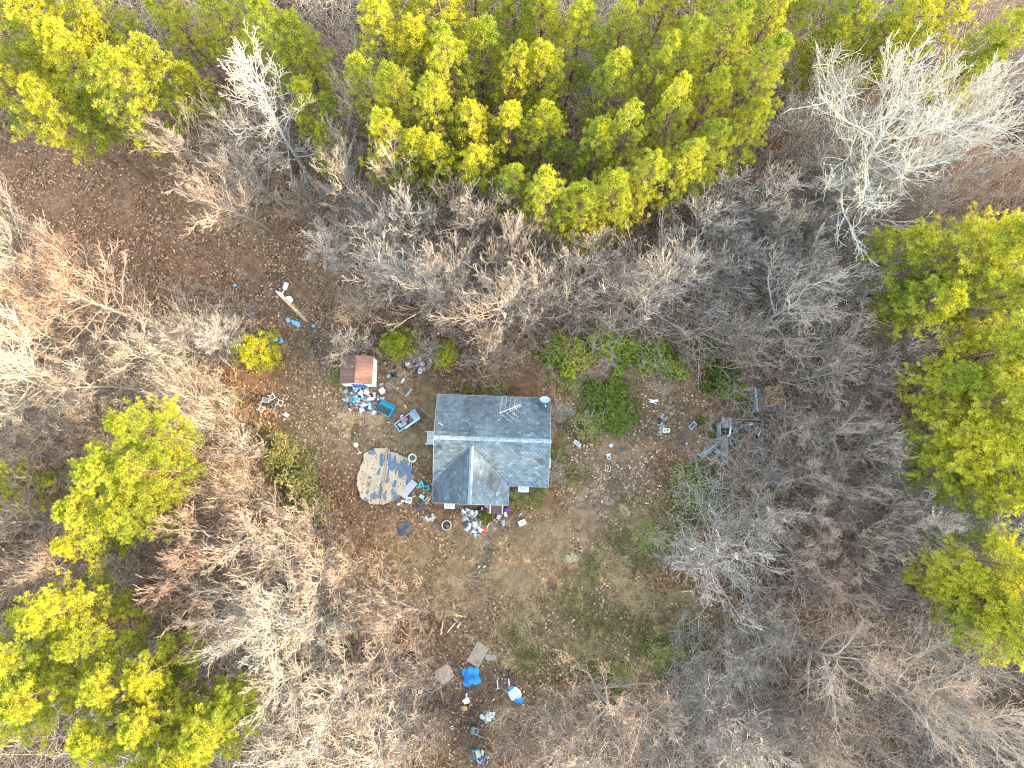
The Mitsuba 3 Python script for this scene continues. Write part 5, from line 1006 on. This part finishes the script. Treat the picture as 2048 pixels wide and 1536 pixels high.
tus = [(x + random.uniform(-1, 1), y + random.uniform(-1, 1), random.uniform(.7, 1.3)) for x, y in gridpts for _ in range(4) if near(*project(x, y), [(1040, 1105, 150, 90), (930, 1130, 70, 60), (870, 1090, 60, 40), (1220, 1160, 90, 30), (820, 850, 60, 40), (1050, 1260, 60, 40)]) and not inside_house(x, y, 2.6)]
cover('straw_tussock', 'fluffy tan tussocks of dead grass below the house', model('tussock', lambda i: straw_patch(60 + i, .8, 210, .8, .45), 'mat_tussock', 2), tus)
wee = [(x + random.uniform(-1, 1), y + random.uniform(-1, 1), random.uniform(.7, 1.2)) for x, y in gridpts for _ in range(2) if near(*project(x, y), [(1190, 1190, 70, 70), (1210, 1310, 110, 70), (1330, 1260, 110, 90), (1290, 1060, 90, 70), (1205, 815, 95, 70), (1130, 900, 40, 110), (560, 940, 60, 90), (1080, 1290, 70, 60)]) and not inside_house(x, y, 1.9)]
cover('green_weeds', 'muted green weeds growing through the dead grass', model('weed', lambda i: leaf_shrub(70 + i, 1.7, .32, 520, .075), 'mat_leaf_olive', 3), wee)
cover('understory_brush', 'tangle of thin bare saplings and twigs under the trees', model('brush', lambda i: brush_patch(20 + i, 2.0, 18, 1.2, 3.8), 'mat_brush', 4), bru)
cover('sapling_thicket', 'thicket of tall thin bare saplings filling the woods', model('sapling', lambda i: brush_patch(80 + i, 2.0, 9, 3.5, 7.0, .014), 'mat_twig_grey', 4), [(x + random.uniform(-1.5, 1.5), y + random.uniform(-1.5, 1.5), random.uniform(.8, 1.2)) for x, y in gridpts if not near(*project(x, y), [(a, b, c * 1.12, d * 1.15) for a, b, c, d in CLEAR] + [(1240, 705, 230, 50), (1490, 840, 110, 130), (800, 700, 150, 60), (1410, 980, 110, 90), (590, 960, 90, 120), (500, 690, 70, 60)])])
cover('low_brush', 'sparse dead weed stalks standing in the clearing', model('stalk', lambda i: brush_patch(30 + i, 1.6, 16, .3, .9, .010), 'mat_straw', 2), low)
rw = random.Random(77); mark('surrounding_woods', 'woods beyond the edges of the clearing, thickened unseen in the east for shade', kind='stuff'); n = 0
while n < 230:
    east = n < 90  # unseen trees added thickly in the east to shade the clearing
    x, y = (rw.uniform(44, 78), rw.uniform(-34, 16)) if east else (rw.uniform(-85, 100), rw.uniform(-60, 85)); px, py = project(x, y, 12)
    if (-120 < px < 2170 and -120 < py < 1660) or (not east and x > 40 and y > 14 and rw.random() < .8) or (x > 20 and abs(y + 8.8 + .121 * (x - 14)) < 2.4): continue  # strip kept free of trees to let a streak of sun through
    pn = rw.random() < (.8 if east else .45); g, Hm, Rm = rw.choice(KINDS['bigpine' if east and pn else 'pine' if pn else 'tall']); h = rw.uniform(15, 19) if east else rw.uniform(13, 18); n += 1
    scene[f'surrounding_woods__{n:03d}'] = {'type': 'instance', 'shapegroup': {'type': 'ref', 'id': g}, 'to_world': tw(x, y, 0, rw.uniform(0, 360), (1, 1, h / Hm))}
